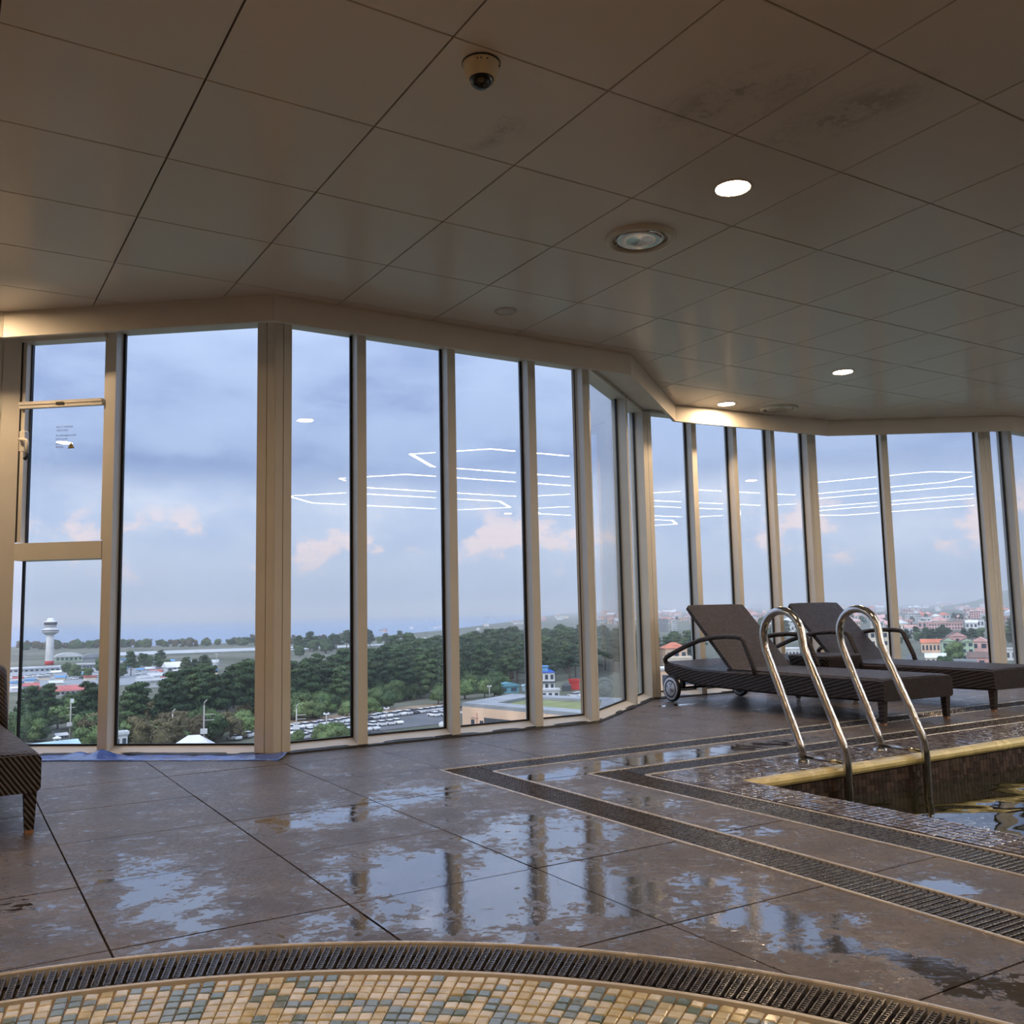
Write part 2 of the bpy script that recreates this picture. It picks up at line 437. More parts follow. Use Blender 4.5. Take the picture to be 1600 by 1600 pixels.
M['spa_grout'] = mat('spa_grout', lin(176, 148, 116), .5, fn=var(30, .15))
def water_fn(t, p):
    n = t.tex('Noise', 1.5, 2, 'World', .45, sc=(1, 1.5, 1), rot=(0, 0, -A31)); k = t.tex('Noise', 6, 2, 'World')
    h = t.math('ADD', n.outputs['Fac'], t.math('MULTIPLY', k.outputs['Fac'], .05))
    t.set(p.inputs['Normal'], t.bump(h, .26, .10))
M['water'] = mat('pool_water', lin(40, 40, 28), .01, spec=.8, fn=water_fn)
M['print'] = mat('dark_print', lin(52, 44, 92), .6, fn=var(40, .1))
M['amber'] = mat('amber_sign', lin(150, 130, 60), .5, fn=var(40, .1))

def px(p):
    d = Vector(p) - Vector((0, 0, CAM_H)); w = d.dot(CW)
    if w < .05: return None
    return 800 + FPX * d.dot(CR) / w, 800 - FPX * d.dot(CU) / w
def in_view(p, m=60):
    q = px(p)
    return q is not None and -m < q[0] < 1600 + m and -m < q[1] < 1600 + m

# ================================================================== the room
WALL = [Vector(p) for p in ((-7.2, 3.1), (-2.95, 5.455), (-1.36, 5.26), (.56, 6.465), (1.17, 8.02), (2.97, 9.04), (4.66, 8.98), (7.0, 10.6), (13.5, 10.6))]
FAS = [Vector(p) for p in ((-7.2, 2.70), (-2.86, 5.093), (-1.276, 4.898), (.841, 6.237), (1.432, 7.862), (3.046, 8.704), (4.759, 8.646), (7.1, 10.27), (13.5, 10.27))]
BACK = -8.0
ROOM = [tuple(p) for p in WALL] + [(13.5, BACK), (-7.2, BACK)]
CEILP = [tuple(p) for p in FAS] + [(13.5, BACK), (-7.2, BACK)]
def offset_line(pts, d):
    """polyline moved to its left by d, mitred"""
    out = []
    for i, p in enumerate(pts):
        ns = []
        for a, b in ((i - 1, i), (i, i + 1)):
            if 0 <= a and b < len(pts):
                t = (pts[b] - pts[a]).normalized(); ns.append(Vector((-t.y, t.x)))
        m = sum(ns, Vector((0, 0))).normalized(); out.append(p + m * (d / m.dot(ns[0])))
    return out

# pool, drains and spa in paving coordinates (s right, v away)
DO_S, DO_V, DW = 2.10, 4.20, .20          # outer drain, outer edges and width
DI_S, DI_V = 2.61, 3.665                  # inner drain
PS, PV = 3.06, 3.07                       # pool edge
S_END, V_END = 9.6, -2.4                  # where pool and drains stop, out of the frame
SPA_C, R_OUT, R_IN = Vector((-.40, .36)), 1.925, 1.745
CIRC = [(SPA_C.x + R_OUT * math.cos(2 * PI * k / 128), SPA_C.y + R_OUT * math.sin(2 * PI * k / 128)) for k in range(128)]

floor = tag(bpy.data.objects.new('floor', None), kind='structure'); link(floor)
S0, SP, V0, VP = .352, .5935, 2.440, .6105
def rect(s0, s1, v0, v1): return [tuple(sv(s0, v0)), tuple(sv(s1, v0)), tuple(sv(s1, v1)), tuple(sv(s0, v1))]
POOLHOLE = rect(DO_S, S_END, V_END, DO_V)
def bbox2(poly): return min(p[0] for p in poly), max(p[0] for p in poly), min(p[1] for p in poly), max(p[1] for p in poly)
def hits(a, b): return a[0] < b[1] and b[0] < a[1] and a[2] < b[3] and b[2] < a[3]
def keep_floor(c):
    return in_poly(c, ROOM) and (c - SPA_C).length > R_OUT - .002
rest = MB(); base = MB()
cells = []
GAP = .0028
for i in range(-20, 26):
    for j in range(-26, 14):
        s0, s1, v0, v1 = S0 + i * SP, S0 + (i + 1) * SP, V0 + j * VP, V0 + (j + 1) * VP
        # keep only what lies outside the L of the pool surround
        parts = []
        if s1 <= DO_S or v0 >= DO_V or s0 >= S_END or v1 <= V_END: parts = [(s0, s1, v0, v1)]
        else:
            if s0 < DO_S: parts.append((s0, DO_S, v0, v1))
            if v1 > DO_V: parts.append((max(s0, DO_S), s1, max(v0, DO_V), v1))
            if s1 > S_END: parts.append((max(s0, S_END), s1, v0, min(v1, DO_V)))
            if v0 < V_END: parts.append((max(s0, DO_S), min(s1, S_END), v0, V_END))
        for q in parts:
            if q[1] - q[0] > .03 and q[3] - q[2] > .03: cells.append(q)
# the strip of slabs between the two drains
k = 0
v = DI_V
while v > V_END:
    cells.append((DO_S + DW, DI_S, max(v - .61, V_END), v)); v -= .61
s = DO_S + DW
while s < S_END:
    cells.append((s, min(s + .62, S_END), DI_V, DO_V - DW)); s += .62
wbb = bbox2(ROOM)
for (s0, s1, v0, v1) in cells:
    c = rect(s0 + GAP, s1 - GAP, v0 + GAP, v1 - GAP); bb = bbox2(c)
    if not hits(bb, wbb): continue
    cons = []
    if not all(in_poly(p, ROOM) for p in c) or any(hits(bb, (min(a.x, b.x), max(a.x, b.x), min(a.y, b.y), max(a.y, b.y))) for a, b in zip(WALL, WALL[1:])): cons.append(ROOM)
    mid = Vector(((bb[0] + bb[1]) / 2, (bb[2] + bb[3]) / 2))
    if abs((mid - SPA_C).length - R_OUT) < .6: cons.append(CIRC)
    if cons:
        ov, tr = clip(c, cons, keep_floor)
        if not tr: continue
    else:
        if not keep_floor(mid): continue
        ov, tr = [Vector(p) for p in c], [(0, 1, 2), (0, 2, 3)]
    if any(in_view((p[0], p[1], 0)) for p in c + [tuple(mid)]):
        mb = MB(); slab(mb, ov, tr, -.02, rnd.uniform(-.0006, .0006)); mb.build('floor_tile', M['stone'], floor)
    else: slab(rest, ov, tr, -.02, 0)
o = rest.build('floor_tile_field', M['stone'], floor); o['kind'] = 'stuff'
ov, tr = clip([(-7.6, BACK), (14, BACK), (14, 11), (-7.6, 11)], [ROOM, CIRC, POOLHOLE], lambda c: keep_floor(c) and not in_poly(c, POOLHOLE))
slab(base, ov, tr, -.30, -.012)
for q in ((DO_S + DW, DI_S, V_END, DI_V), (DO_S + DW, S_END, DI_V, DO_V - DW)):
    base.prism(rect(*q), -.30, -.012)
base.build('screed', M['grout'], floor)

# ceiling ------------------------------------------------------------
ceiling = tag(bpy.data.objects.new('ceiling', None), kind='structure'); link(ceiling)
GA = .5574; g1, g2 = Vector((math.cos(GA), math.sin(GA))), Vector((-math.sin(GA), math.cos(GA)))
GO = Vector((-1.1576, 2.0295)); TA, TB = .5953, .6044
rest = MB(); full = None; CG = .0032
def panel_mesh():
    return MB().bbox((0, 0, -.006), (TA - 2 * CG, TB - 2 * CG, .012), .0015).mesh('ceiling_panel', M['panel'])
full = panel_mesh()
fasbb = [(min(a.x, b.x), max(a.x, b.x), min(a.y, b.y), max(a.y, b.y)) for a, b in zip(FAS, FAS[1:])]
for i in range(-22, 26):
    for j in range(-28, 18):
        o0 = GO + g1 * (i * TA) + g2 * (j * TB)
        c = [tuple(o0 + g1 * a + g2 * b) for a, b in ((CG, CG), (TA - CG, CG), (TA - CG, TB - CG), (CG, TB - CG))]
        mid = o0 + g1 * TA / 2 + g2 * TB / 2; bb = bbox2(c)
        ins = [in_poly(p, CEILP) for p in c]; vis = any(in_view((p[0], p[1], CEIL), 40) for p in c)
        if all(ins) and not any(hits(bb, f) for f in fasbb):
            if vis:
                inst('ceiling_panel', full, (mid.x, mid.y, CEIL), (PI, 0, GA), parent=ceiling)   # bevelled face down
            else: rest.prism(c, CEIL, CEIL + .012)
        elif any(ins) or in_poly(mid, CEILP) or any(hits(bb, f) for f in fasbb):
            ov, tr = clip(c, [CEILP], lambda q: in_poly(q, CEILP))
            if not tr: continue
            if vis:
                mb = MB(); slab(mb, ov, tr, CEIL + .012, CEIL); mb.build('ceiling_panel', M['panel'], ceiling)
            else: slab(rest, ov, tr, CEIL + .012, CEIL)
o = rest.build('ceiling_panel_field', M['panel'], ceiling); o['kind'] = 'stuff'
OUT12 = offset_line(WALL, .16)
mb = MB(); mb.prism([tuple(p) for p in OUT12] + [(13.7, BACK - .2), (-7.4, BACK - .2)], CEIL + .016, CEIL + .30); mb.build('ceiling_deck', M['ceil_gap'], ceiling)
mb = MB()
for k in range(len(FAS) - 1):
    mb.add([(*FAS[k], CEIL), (*FAS[k + 1], CEIL), (*OUT12[k + 1], CEIL), (*OUT12[k], CEIL),
            (*FAS[k], CEIL + .014), (*FAS[k + 1], CEIL + .014), (*OUT12[k + 1], CEIL + .014), (*OUT12[k], CEIL + .014)],
           [(0, 1, 2, 3), (7, 6, 5, 4), (0, 4, 5, 1), (1, 5, 6, 2), (2, 6, 7, 3), (3, 7, 4, 0)])
mb.build('soffit', M['plaster'], ceiling)

# the hanging fascia board in front of the glass ---------------------------
FZ0 = 2.375
FI = offset_line(FAS, .028)
for k in range(len(FAS) - 1):
    mb = MB(); e = .0008
    t = (FAS[k + 1] - FAS[k]).normalized() * e
    mb.prism([tuple(FAS[k] + t), tuple(FAS[k + 1] - t), tuple(FI[k + 1] - t), tuple(FI[k] + t)], FZ0, CEIL + .004)
    o = mb.build('trim_%d' % (k + 1), M['plaster']); o['kind'] = 'structure'

# closing walls behind the camera -------------------------------------------
for nm, c, sz in (('wall_left', (-7.3, (3.1 + BACK) / 2, 1.28), (.2, 3.3 - BACK, 2.62)), ('wall_back', (3.15, BACK - .1, 1.28), (21.1, .2, 2.62)), ('wall_right', (13.6, (10.8 + BACK) / 2, 1.28), (.2, 10.8 - BACK, 2.62))):
    o = MB().box(c, sz).build(nm, M['plaster']); o['kind'] = 'structure'

# window walls --------------------------------------------------------------
GLASS_D = .09
def window(n, A, B, mulls, end0, end1, panes=True):
    """mullions: list of (from, to) along the wall; end0/end1: width of the corner posts"""
    d = (B - A); L = d.length; d.normalize(); rz = math.atan2(d.y, d.x)
    w = empty('window_%d' % n, (A.x, A.y, 0), rz); w['kind'] = 'structure'
    # local frame: x along the wall, y outwards
    posts = [(-.004, end0)] + list(mulls) + [(L - end1, L + .004)]
    for (a, b) in posts:
        wd = b - a
        if wd <= .012: continue
        mb = MB(); mb.box(((a + b) / 2, .06, (CEIL - .03) / 2 + .012), (wd - .002, .12, CEIL - .034))
        if wd > .075:   # a shadow joint splits the broad posts
            mb = MB()
            for (p, q) in ((a, a + wd * .52 - .002), (a + wd * .52 + .002, b)):
                mb.box(((p + q) / 2, .06, (CEIL - .03) / 2 + .012), (q - p, .12, CEIL - .034))
            mb.box(((a + b) / 2, .065, (CEIL - .03) / 2 + .012), (wd - .01, .11, CEIL - .036))
        mb.build('mullion', M['frame'], w)
    for (p, q) in zip(posts, posts[1:]):
        a, b = p[1], q[0]
        if b - a < .03: continue
        m = (a + b) / 2
        MB().extrude(None, [[(x, .0, .004), (x, .12, .004), (x, .12, .050), (x, .082, .050), (x, .0, .014)] for x in (a, b)]).build('sill', M['frame'], w)
        MB().box((m, .06, CEIL - .016), (b - a, .12, .024)).build('head', M['frame'], w)
        MB().box((m, GLASS_D + .006, CEIL / 2 + .01), (b - a - .004, .012, CEIL - .07)).build('pane', M['glass'], w)
        g = MB()
        for x in (a + .007, b - .007): g.box((x, GLASS_D - .008, CEIL / 2 + .01), (.014, .014, CEIL - .08))
        g.box((m, GLASS_D - .008, .054), (b - a - .028, .014, .010))
        g.build('gasket', M['gasket'], w)
    # wavy bead of black sealant where the frame meets the floor
    secs = []; nS = max(6, int(L / .05))
    for i in range(nS + 1):
        x = L * i / nS; r = .010 + .010 * noise.noise(Vector((x * 7, n * 3.1, 0)))
        y0 = -.012 - .010 * noise.noise(Vector((x * 5, n * 1.7, 4)))
        secs.append([(x, .01, .0005), (x, y0 - .006, .0005), (x, y0, .006 + r * .4), (x, .01, .014 + r * .5)])
    MB().extrude(None, secs).build('floor_sealant', M['sealant'], w)
    return w
MULL = {0: [(.60 * k + .2, .60 * k + .26) for k in range(1, 8)], 1: [(.555, .617)], 2: [(.508, .570), (1.133, 1.193), (1.755, 1.817)],
        3: [(1.07, 1.13)], 4: [(.545, .603), (1.046, 1.094), (1.530, 1.580)], 5: [(.685, .750)], 6: [(.46, .53), (1.1, 1.16), (1.75, 1.81), (2.3, 2.36)], 7: [(.7 * k, .7 * k + .06) for k in range(1, 9)]}
ENDS = {0: (.05, .20), 1: (.006, .108), 2: (.100, .050), 3: (.040, .010), 4: (.088, .050), 5: (.050, .060), 6: (.11, .05), 7: (.05, .05)}
windows = {}
for k in range(8):
    windows[k] = window(k + 1, WALL[k], WALL[k + 1], MULL[k], *ENDS[k])

# the opening light above the transom in window_2 (left of the view)
w = windows[1]
MB().box((.28, .058, 1.182), (.548, .125, .102)).build('transom', M['frame'], w)
MB().box((.28, .030, 2.478), (.540, .090, .05)).build('sash_head', M['frame'], w)
mr = MB().box((.275, -.004, 2.072), (.53, .03, .018)).box((.275, .002, 2.052), (.53, .03, .018)).build('rail', M['frame'], w)
MB().box((.275, -.014, 2.062), (.05, .012, .016)).build('latch', M['black'], mr)
sf = MB()
for x in (.018, .548): sf.box((x, .045, 1.86), (.024, .06, 1.24))
sf.build('sash_stile', M['frame'], w)
sg = MB()
for x in (.0335, .5325): sg.box((x, .068, 1.86), (.007, .022, 1.24))
sg.build('sash_gasket', M['gasket'], w)
MB().box((.0035, .010, 1.86), (.005, .010, 1.24)).build('sash_joint', M['gasket'], w)
h = MB().bbox((.042, -.002, 1.845), (.034, .040, .125), .006).build('handle', M['frame'], w)
MB().tube([(.042, -.012, 1.848), (.042, -.045, 1.848), (.056, -.05, 1.846), (.088, -.05, 1.842), (.096, -.05, 1.830), (.095, -.05, 1.760)], .0105, 8).build('lever', M['frame'], h)
MB().tube([(.095, -.05, 1.762), (.094, -.05, 1.738), (.082, -.05, 1.726)], .0108, 8).build('lever_tip', M['black'], h)

# printed notice and warning triangle stuck to that pane
def text_mesh(txt, size):
    cu = bpy.data.curves.new('t', 'FONT'); cu.body = txt; cu.size = size; cu.extrude = .0002; cu.resolution_u = 2
    o = bpy.data.objects.new('t', cu); COL.objects.link(o)
    dg = bpy.context.evaluated_depsgraph_get(); me = bpy.data.meshes.new_from_object(o.evaluated_get(dg))
    bpy.data.objects.remove(o); bpy.data.curves.remove(cu); me.materials.clear(); me.materials.append(M['print'])
    return me
A, B = WALL[1], WALL[2]; dW = (B - A).normalized(); nW = Vector((-dW.y, dW.x)); rW = math.atan2(dW.y, dW.x)
pos = A + dW * .186 + nW * (GLASS_D - .001)
notice = tag(empty('window_notice', (pos.x, pos.y, 1.80), rW), 'small printed emergency notice stuck on the left opening window pane', 'sticker')
for txt, sz, z in (('비상 시 사용하세요', .0165, .148), ('사용하지 마세요', .0135, .124), ('For Emergency Use', .0195, .086), ("Don't use this", .016, .062), ('紧急用・非常用', .0165, .026), ('使用禁止', .0165, .002)):
    inst('text_line', text_mesh(txt, sz * .84), (0, 0, z * .84 + .012), (PI / 2, 0, 0), parent=notice)
pos = A + dW * .286 + nW * (GLASS_D - .001)
wt = tag(empty('warning_sign', (pos.x, pos.y, 1.820), rW), 'tiny yellow warning triangle with black exclamation mark on glass', 'sign')
def tri(mb, r, y, mi=0):
    pts = [(r * math.cos(a), r * math.sin(a)) for a in (PI / 2, PI * 7 / 6, -PI / 6)]
    return mb.add([(p[0], y, p[1]) for p in pts] + [(p[0], y - .0006, p[1]) for p in pts], [(0, 1, 2), (5, 4, 3), (0, 3, 4, 1), (1, 4, 5, 2), (2, 5, 3, 0)], mi)
tri(MB(), .026, 0).build('border', M['black'], wt); tri(MB(), .019, -.0007).build('face', M['amber'], wt)
MB().box((0, -.0018, .003), (.004, .001, .014)).box((0, -.0018, -.0075), (.004, .001, .004)).build('exclamation_mark', M['black'], wt)

# ================================================================== ceiling fittings
def downlight(x, y, lit, label, r=.070):
    t = tag(empty('downlight', (x, y, CEIL)), label, 'ceiling light', 'recessed round downlights')
    MB().lathe([(r, .004), (r, -.003), (r + .004, -.006), (r + .011, -.004), (r + .012, .0)], 32).build('trim_ring', M['white_metal'], t)
    MB().lathe([(0, -.0022), (r * .6, -.0024), (r + .001, -.0020), (r + .001, .003), (0, .003)], 32).build('lens', M['lamp_on'] if lit else M['lamp_off'], t)
    return t
downlight(.957, 3.721, True, 'lit warm round downlight nearest the camera beside the round vent')
downlight(2.528, 6.857, True, 'lit warm round downlight above the wicker loungers')
downlight(1.879, 7.88, True, 'lit warm downlight throwing a glow on the far fascia')
downlight(2.882, 8.484, False, 'unlit round downlight near the far fascia corner', .055)
downlight(-3.06, 4.78, True, 'lit warm downlight glowing on the fascia at far left')
downlight(-5.18, 2.57, True, 'lit warm downlight mirrored beside the window notice')
for q in ((-1.85, 1.75), (.2, .9), (-3.6, .6), (1.5, -1.2), (-1.6, -1.6), (3.4, 1.2), (6.3, 7.6), (7.6, 5.0), (9.2, 1.7), (-4.6, -2.2), (4.6, -3.0)):
    downlight(q[0], q[1], True, 'lit warm downlight in the ceiling behind or beside the camera')

def round_vent(x, y, label):
    t = tag(empty('round_air_vent', (x, y, CEIL)), label, 'vent', 'round air vents')
    R = .165
    MB().lathe([(R * .80, .004), (R * .78, -.010), (R * .86, -.020), (R * .97, -.016), (R * 1.02, -.006), (R * 1.02, .003)], 40).build('outer_ring', M['vent'], t)
    MB().lathe([(R * .79, -.002), (R * .79, .0035), (0, .0035)], 32).build('throat', M['black'], t)
    MB().lathe([(R * .70, .002), (R * .69, -.012), (R * .60, -.016), (R * .35, -.0105), (0, -.007)], 40).build('reflector', M['chrome'], t)
    for a in range(3):
        MB().box((math.cos(a * 2.1 + .5) * R * .74, math.sin(a * 2.1 + .5) * R * .74, -.005), (R * .12, .008, .008), a * 2.1 + .5).build('spoke', M['vent'], t)
round_vent(.636, 4.233, 'large round vent with polished centre beside the nearest downlight')
round_vent(2.399, 8.109, 'distant round vent close to the far fascia')
t = tag(empty('ceiling_speaker', (-.012, 5.264, CEIL)), 'flat round white ceiling speaker above the middle windows', 'speaker')
MB().lathe([(0, -.005), (.050, -.006), (.058, -.003), (.0585, .0)], 36).build('grille', M['white_metal'], t)
MB().lathe([(.0595, .0), (.062, -.006), (.068, -.005), (.070, .0)], 36).build('rim', M['white_metal'], t)
cc = tag(empty('dome_camera', (-.068, 2.80, CEIL)), 'cream dome security camera with smoked bubble on the ceiling', 'camera')
MB().lathe([(.060, 0), (.060, -.006), (.058, -.012), (.047, -.050), (.043, -.056), (.038, -.054)], 36).build('housing', M['cream'], cc)
MB().lathe([(.0405 * math.sin(a), -.046 - .0405 * math.cos(a) * 1.0) for a in [PI * .5 * k / 8 for k in range(8, -1, -1)]], 32).build('dome', M['dome'], cc)
MB().lathe([(.061, 0), (.0625, -.001), (.0625, -.004), (.0605, -.005)], 36).build('base_gasket', M['black'], cc)
for a in (-1.75, -1.55, -1.2, -.2):
    MB().lathe([(0, .0), (.0025, .0), (.0025, -.002), (0, -.002)], 8, (.0585 * math.cos(a), .0585 * math.sin(a), -.015)).build('screw', M['black'], cc)

def led_ring(s0, s1, vc, label, hw=.665, tip=.62, wd=.034):
    loop = [(s0, vc), (s0 + tip, vc + hw), (s1 - tip, vc + hw), (s1, vc), (s1 - tip, vc - hw), (s0 + tip, vc - hw)]
    ctr = sv((s0 + s1) / 2, vc)
    t = tag(empty('led_ring_light', (ctr.x, ctr.y, CEIL)), label, 'ceiling light', 'long six-sided light rings over the pool')
    def ringmesh(w, z0, z1, name, m):
        n = len(loop); P = [Vector(p) for p in loop]; inn, out = [], []
        for i in range(n):
            a, b, c = P[i - 1], P[i], P[(i + 1) % n]
            n1 = (b - a).normalized(); n2 = (c - b).normalized(); n1 = Vector((-n1.y, n1.x)); n2 = Vector((-n2.y, n2.x))
            mm = (n1 + n2).normalized(); k = w / mm.dot(n1)
            inn.append(b - mm * k); out.append(b + mm * k)
        mb = MB()
        for i in range(n):
            j = (i + 1) % n; vs = []
            for z in (z0, z1):
                for q in (inn[i], inn[j], out[j], out[i]):
                    p = sv(*q) - ctr; vs.append((p.x, p.y, z))
            mb.add(vs, [(0, 1, 2, 3), (7, 6, 5, 4), (0, 4, 5, 1), (1, 5, 6, 2), (2, 6, 7, 3), (3, 7, 4, 0)])
        mb.build(name, m, t)
    ringmesh(wd * .5, -.010, -.008, 'diffuser', M['led']); ringmesh(wd * .68, -.008, -.0005, 'housing', M['white_metal'])
for col, (a, b) in enumerate(((4.38, 8.22), (8.66, 12.4))):
    for vc in (1.53, -.49, -2.44):
        led_ring(a, b, vc, 'six-sided white light ring over the pool mirrored in the windows')

# ================================================================== drains around the pool
def straight_drain(name, corner, length, along, label, clip0=0.0, other=None):
    """corner: (s,v) start; along 's' or 'v-'; bars lie across the run, trims on both sides"""
    if along == 'v-': org = sv(corner[0] + DW / 2, corner[1]); rz = A31 - PI / 2
    else: org = sv(corner[0], corner[1] - DW / 2); rz = A31
    t = tag(empty(name, (org.x, org.y, 0), rz), label, 'drain grate', 'straight drain grates around the pool')
    L = length
    outer = 1 if along == 's' else 1      # +y local is the outer side for 's', the inner (pool) side for 'v-'
    for side in (-1, 1):
        # trims stop at the mitred corner
        a = DW if (along == 's') == (side == -1) and True else 0
        if along == 'v-': a = DW if side == 1 else 0
        MB().bbox(((a + L) / 2, side * (DW / 2 - .006), -.0075), (L - a, .012, .020), .002).build('edge_trim', M['trim_steel'], t)
    lm, lx = (L + clip0) / 2, L - clip0
    MB().box((lm, 0, -.075), (lx, DW - .016, .01)).box((lm, DW / 2 - .012, -.045), (lx, .004, .06)).box((lm, -DW / 2 + .012, -.045), (lx, .004, .06)).build('trough', M['trough'], t)
    pitch = .0225
    w = DW - .020
    bar = MB()
    prof = [(-.0065, -.022), (.0065, -.022), (.0055, -.004), (.0028, -.0015), (-.0028, -.0015), (-.0055, -.004)]
    bar.extrude(None, [[(x, y, z) for x, z in prof] for y in (-w / 2, w / 2)])
    for q in range(12):
        y = -w / 2 + (q + .5) * w / 12; bar.box((0, y, -.0014), (.0085, .006, .0016))
    me = bar.mesh('bar', M['grate'])
    x = clip0 + .012; xs = []
    while x < L: xs.append(x); x += pitch
    vis = []
    for x in xs:
        p = org + Vector((math.cos(rz), math.sin(rz))) * x
        (vis if in_view((p.x, p.y, 0), 40) else []).append(x)
    for x in vis[:300]:
        inst('bar', me, (x, 0, 0), parent=t)
    left = [x for x in xs if x not in vis[:300]]
    if left:
        mb = MB()
        for x in left: mb.box((x, 0, -.012), (.011, w, .02))
        mb.build('bar_field', M['grate'], t)['kind'] = 'stuff'
    rb = MB()
    for y in (-w * .33, 0, w * .33): rb.box((lm, y, -.019), (lx, .006, .012))
    rb.build('cross_rib', M['grate'], t)
straight_drain('drain_grate', (DO_S, DO_V), DO_V - V_END, 'v-', 'outer dark drain grate running from the corner toward the camera')
straight_drain('drain_grate', (DO_S, DO_V), S_END - DO_S, 's', 'outer dark drain grate running along the window side under the loungers', DW)
straight_drain('drain_grate', (DI_S, DI_V), DI_V - V_END, 'v-', 'inner dark drain grate beside the near pool border')
straight_drain('drain_grate', (DI_S, DI_V), S_END - DI_S, 's', 'inner dark drain grate behind the pool ladder', DW)

# ================================================================== swimming pool
pool = tag(empty('swimming_pool', (*sv(PS, PV), 0), A31), 'indoor swimming pool with dark mosaic sides and a yellow edge', 'pool')
# local frame: x = s - PS, y = v - PV ; the water lies at x > 0, y < 0
LX, LY = S_END - PS, PV - V_END
bs, bv = DI_S + DW - PS, DI_V - DW - PV      # border widths (negative s side, positive v side)
mb = MB()
mb.box((bs / 2, -LY / 2 + bv / 2, -.155), (-bs - .002, LY + bv, .30)).box((LX / 2 - .0, bv / 2 + .03, -.16), (LX, bv - .062, .30))
mb.build('border_bed', M['grout'], pool)
mb = MB()
mb.box((-.02, -LY / 2, -.85), (.04, LY, 1.2)).box((LX / 2, .03, -.75), (LX + .08, .06, 1.38)).box((LX / 2, -LY / 2, -1.43), (LX, LY, .04)).box((LX + .02, -LY / 2, -.75), (.04, LY, 1.4)).box((LX / 2, -LY - .02, -.75), (LX, .04, 1.4))
mb.build('basin', M['pool_in'], pool)
# yellow nosing along the far edge and the near edge, in lengths
def nosing(a, b, alongx):
    prof = [(.035, -.012), (.035, .0005), (.004, .0005), (-.016, -.004), (-.024, -.016), (-.024, -.030), (-.016, -.042), (.0, -.046), (.0, -.012)]
    secs = []
    for q in (a + .001, b - .001):
        secs.append([(q, y, z) for y, z in prof] if alongx else [(-y, -q, z) for y, z in prof])
    return MB().extrude(None, secs)
x = .0
while x < LX: nosing(x, min(x + .62, LX), True).build('coping', M['coping'], pool); x += .62
TP = .0325
tmesh = [MB().bbox((0, 0, -.003), (TP - .0048, TP - .0048, .006), .0018).mesh('border_tile', m) for m in M['border']]
cand = []
nx = int((-bs - .001) / TP)
for i in range(nx):
    for j in range(int((LY + bv - .004) / TP)):
        cand.append((-.0012 - (i + .5) * TP, bv - .002 - (j + .5) * TP))
ny = int((bv - .036) / TP)
for j in range(ny):
    for i in range(int((LX) / TP)):
        cand.append((.001 + (i + .5) * TP, .0365 + (j + .5) * TP))
def plan(lx, ly): return sv(PS + lx, PV + ly)
def size_px(p, z=0):
    q = px((p.x, p.y, z))
    if q is None or not (-10 < q[0] < 1610 and -10 < q[1] < 1610): return 0
    return 1 / (p.length ** 2 + .5)
cand.sort(key=lambda c: -size_px(plan(*c)))
for n, (a, b) in enumerate(cand[:300]):
    inst('border_tile', rnd.choice(tmesh), (a, b, .0005 + rnd.uniform(-.0006, .0006)), (rnd.gauss(0, .022), rnd.gauss(0, .022), 0), parent=pool)
mb = MB()
for (a, b) in cand[300:]:
    R = Matrix.Rotation(rnd.gauss(0, .022), 3, 'X') @ Matrix.Rotation(rnd.gauss(0, .022), 3, 'Y'); h = (TP - .0048) / 2
    vs = [Vector((a, b, .0)) + R @ Vector((sx * (h - i), sy * (h - i), z)) for z, i in ((-.006, 0), (-.0012, 0), (.0006, .0016)) for sx, sy in ((-1, -1), (1, -1), (1, 1), (-1, 1))]
    mb.add(vs, [(8, 9, 10, 11)] + [(k * 4 + j, k * 4 + (j + 1) % 4, k * 4 + 4 + (j + 1) % 4, k * 4 + 4 + j) for k in range(2) for j in range(4)], rnd.randrange(3))
mb.build('border_tile_field', M['border'], pool)['kind'] = 'stuff'
# mosaic on the far pool wall
wmesh = [MB().box((0, 0, 0), (.0275, .005, .0275)).mesh('wall_tile', m) for m in M['bwall']]
MB().box((LX / 2, -.002, -.5), (LX, .004, .9)).build('wall_bed', M['bgrout'], pool)
wc = [((i + .5) * .03 + .002, -.063 - j * .03) for i in range(int(LX / .03)) for j in range(26)]
wc.sort(key=lambda c: (-(size_px(plan(c[0], 0)) if c[1] > -.17 else 0)))
for (a, z) in wc[:300]: inst('wall_tile', rnd.choice(wmesh), (a, -.0055, z), parent=pool)
mb = MB()
for (a, z) in wc[300:]: mb.box((a, -.0055, z), (.0275, .005, .0275), mi=rnd.randrange(3))
mb.build('wall_tile_field', M['bwall'], pool)['kind'] = 'stuff'
wat = MB(); nX, nY = 60, 50
wat.box((LX / 2, -LY / 2, -.17), (LX - .002, LY - .012, .04))
wo = wat.build('pool_water', M['water'], None, (*sv(PS, PV), 0), (0, 0, A31)); tag(wo, 'dark rippled water in the pool mirroring the windows', 'water', kind='stuff')

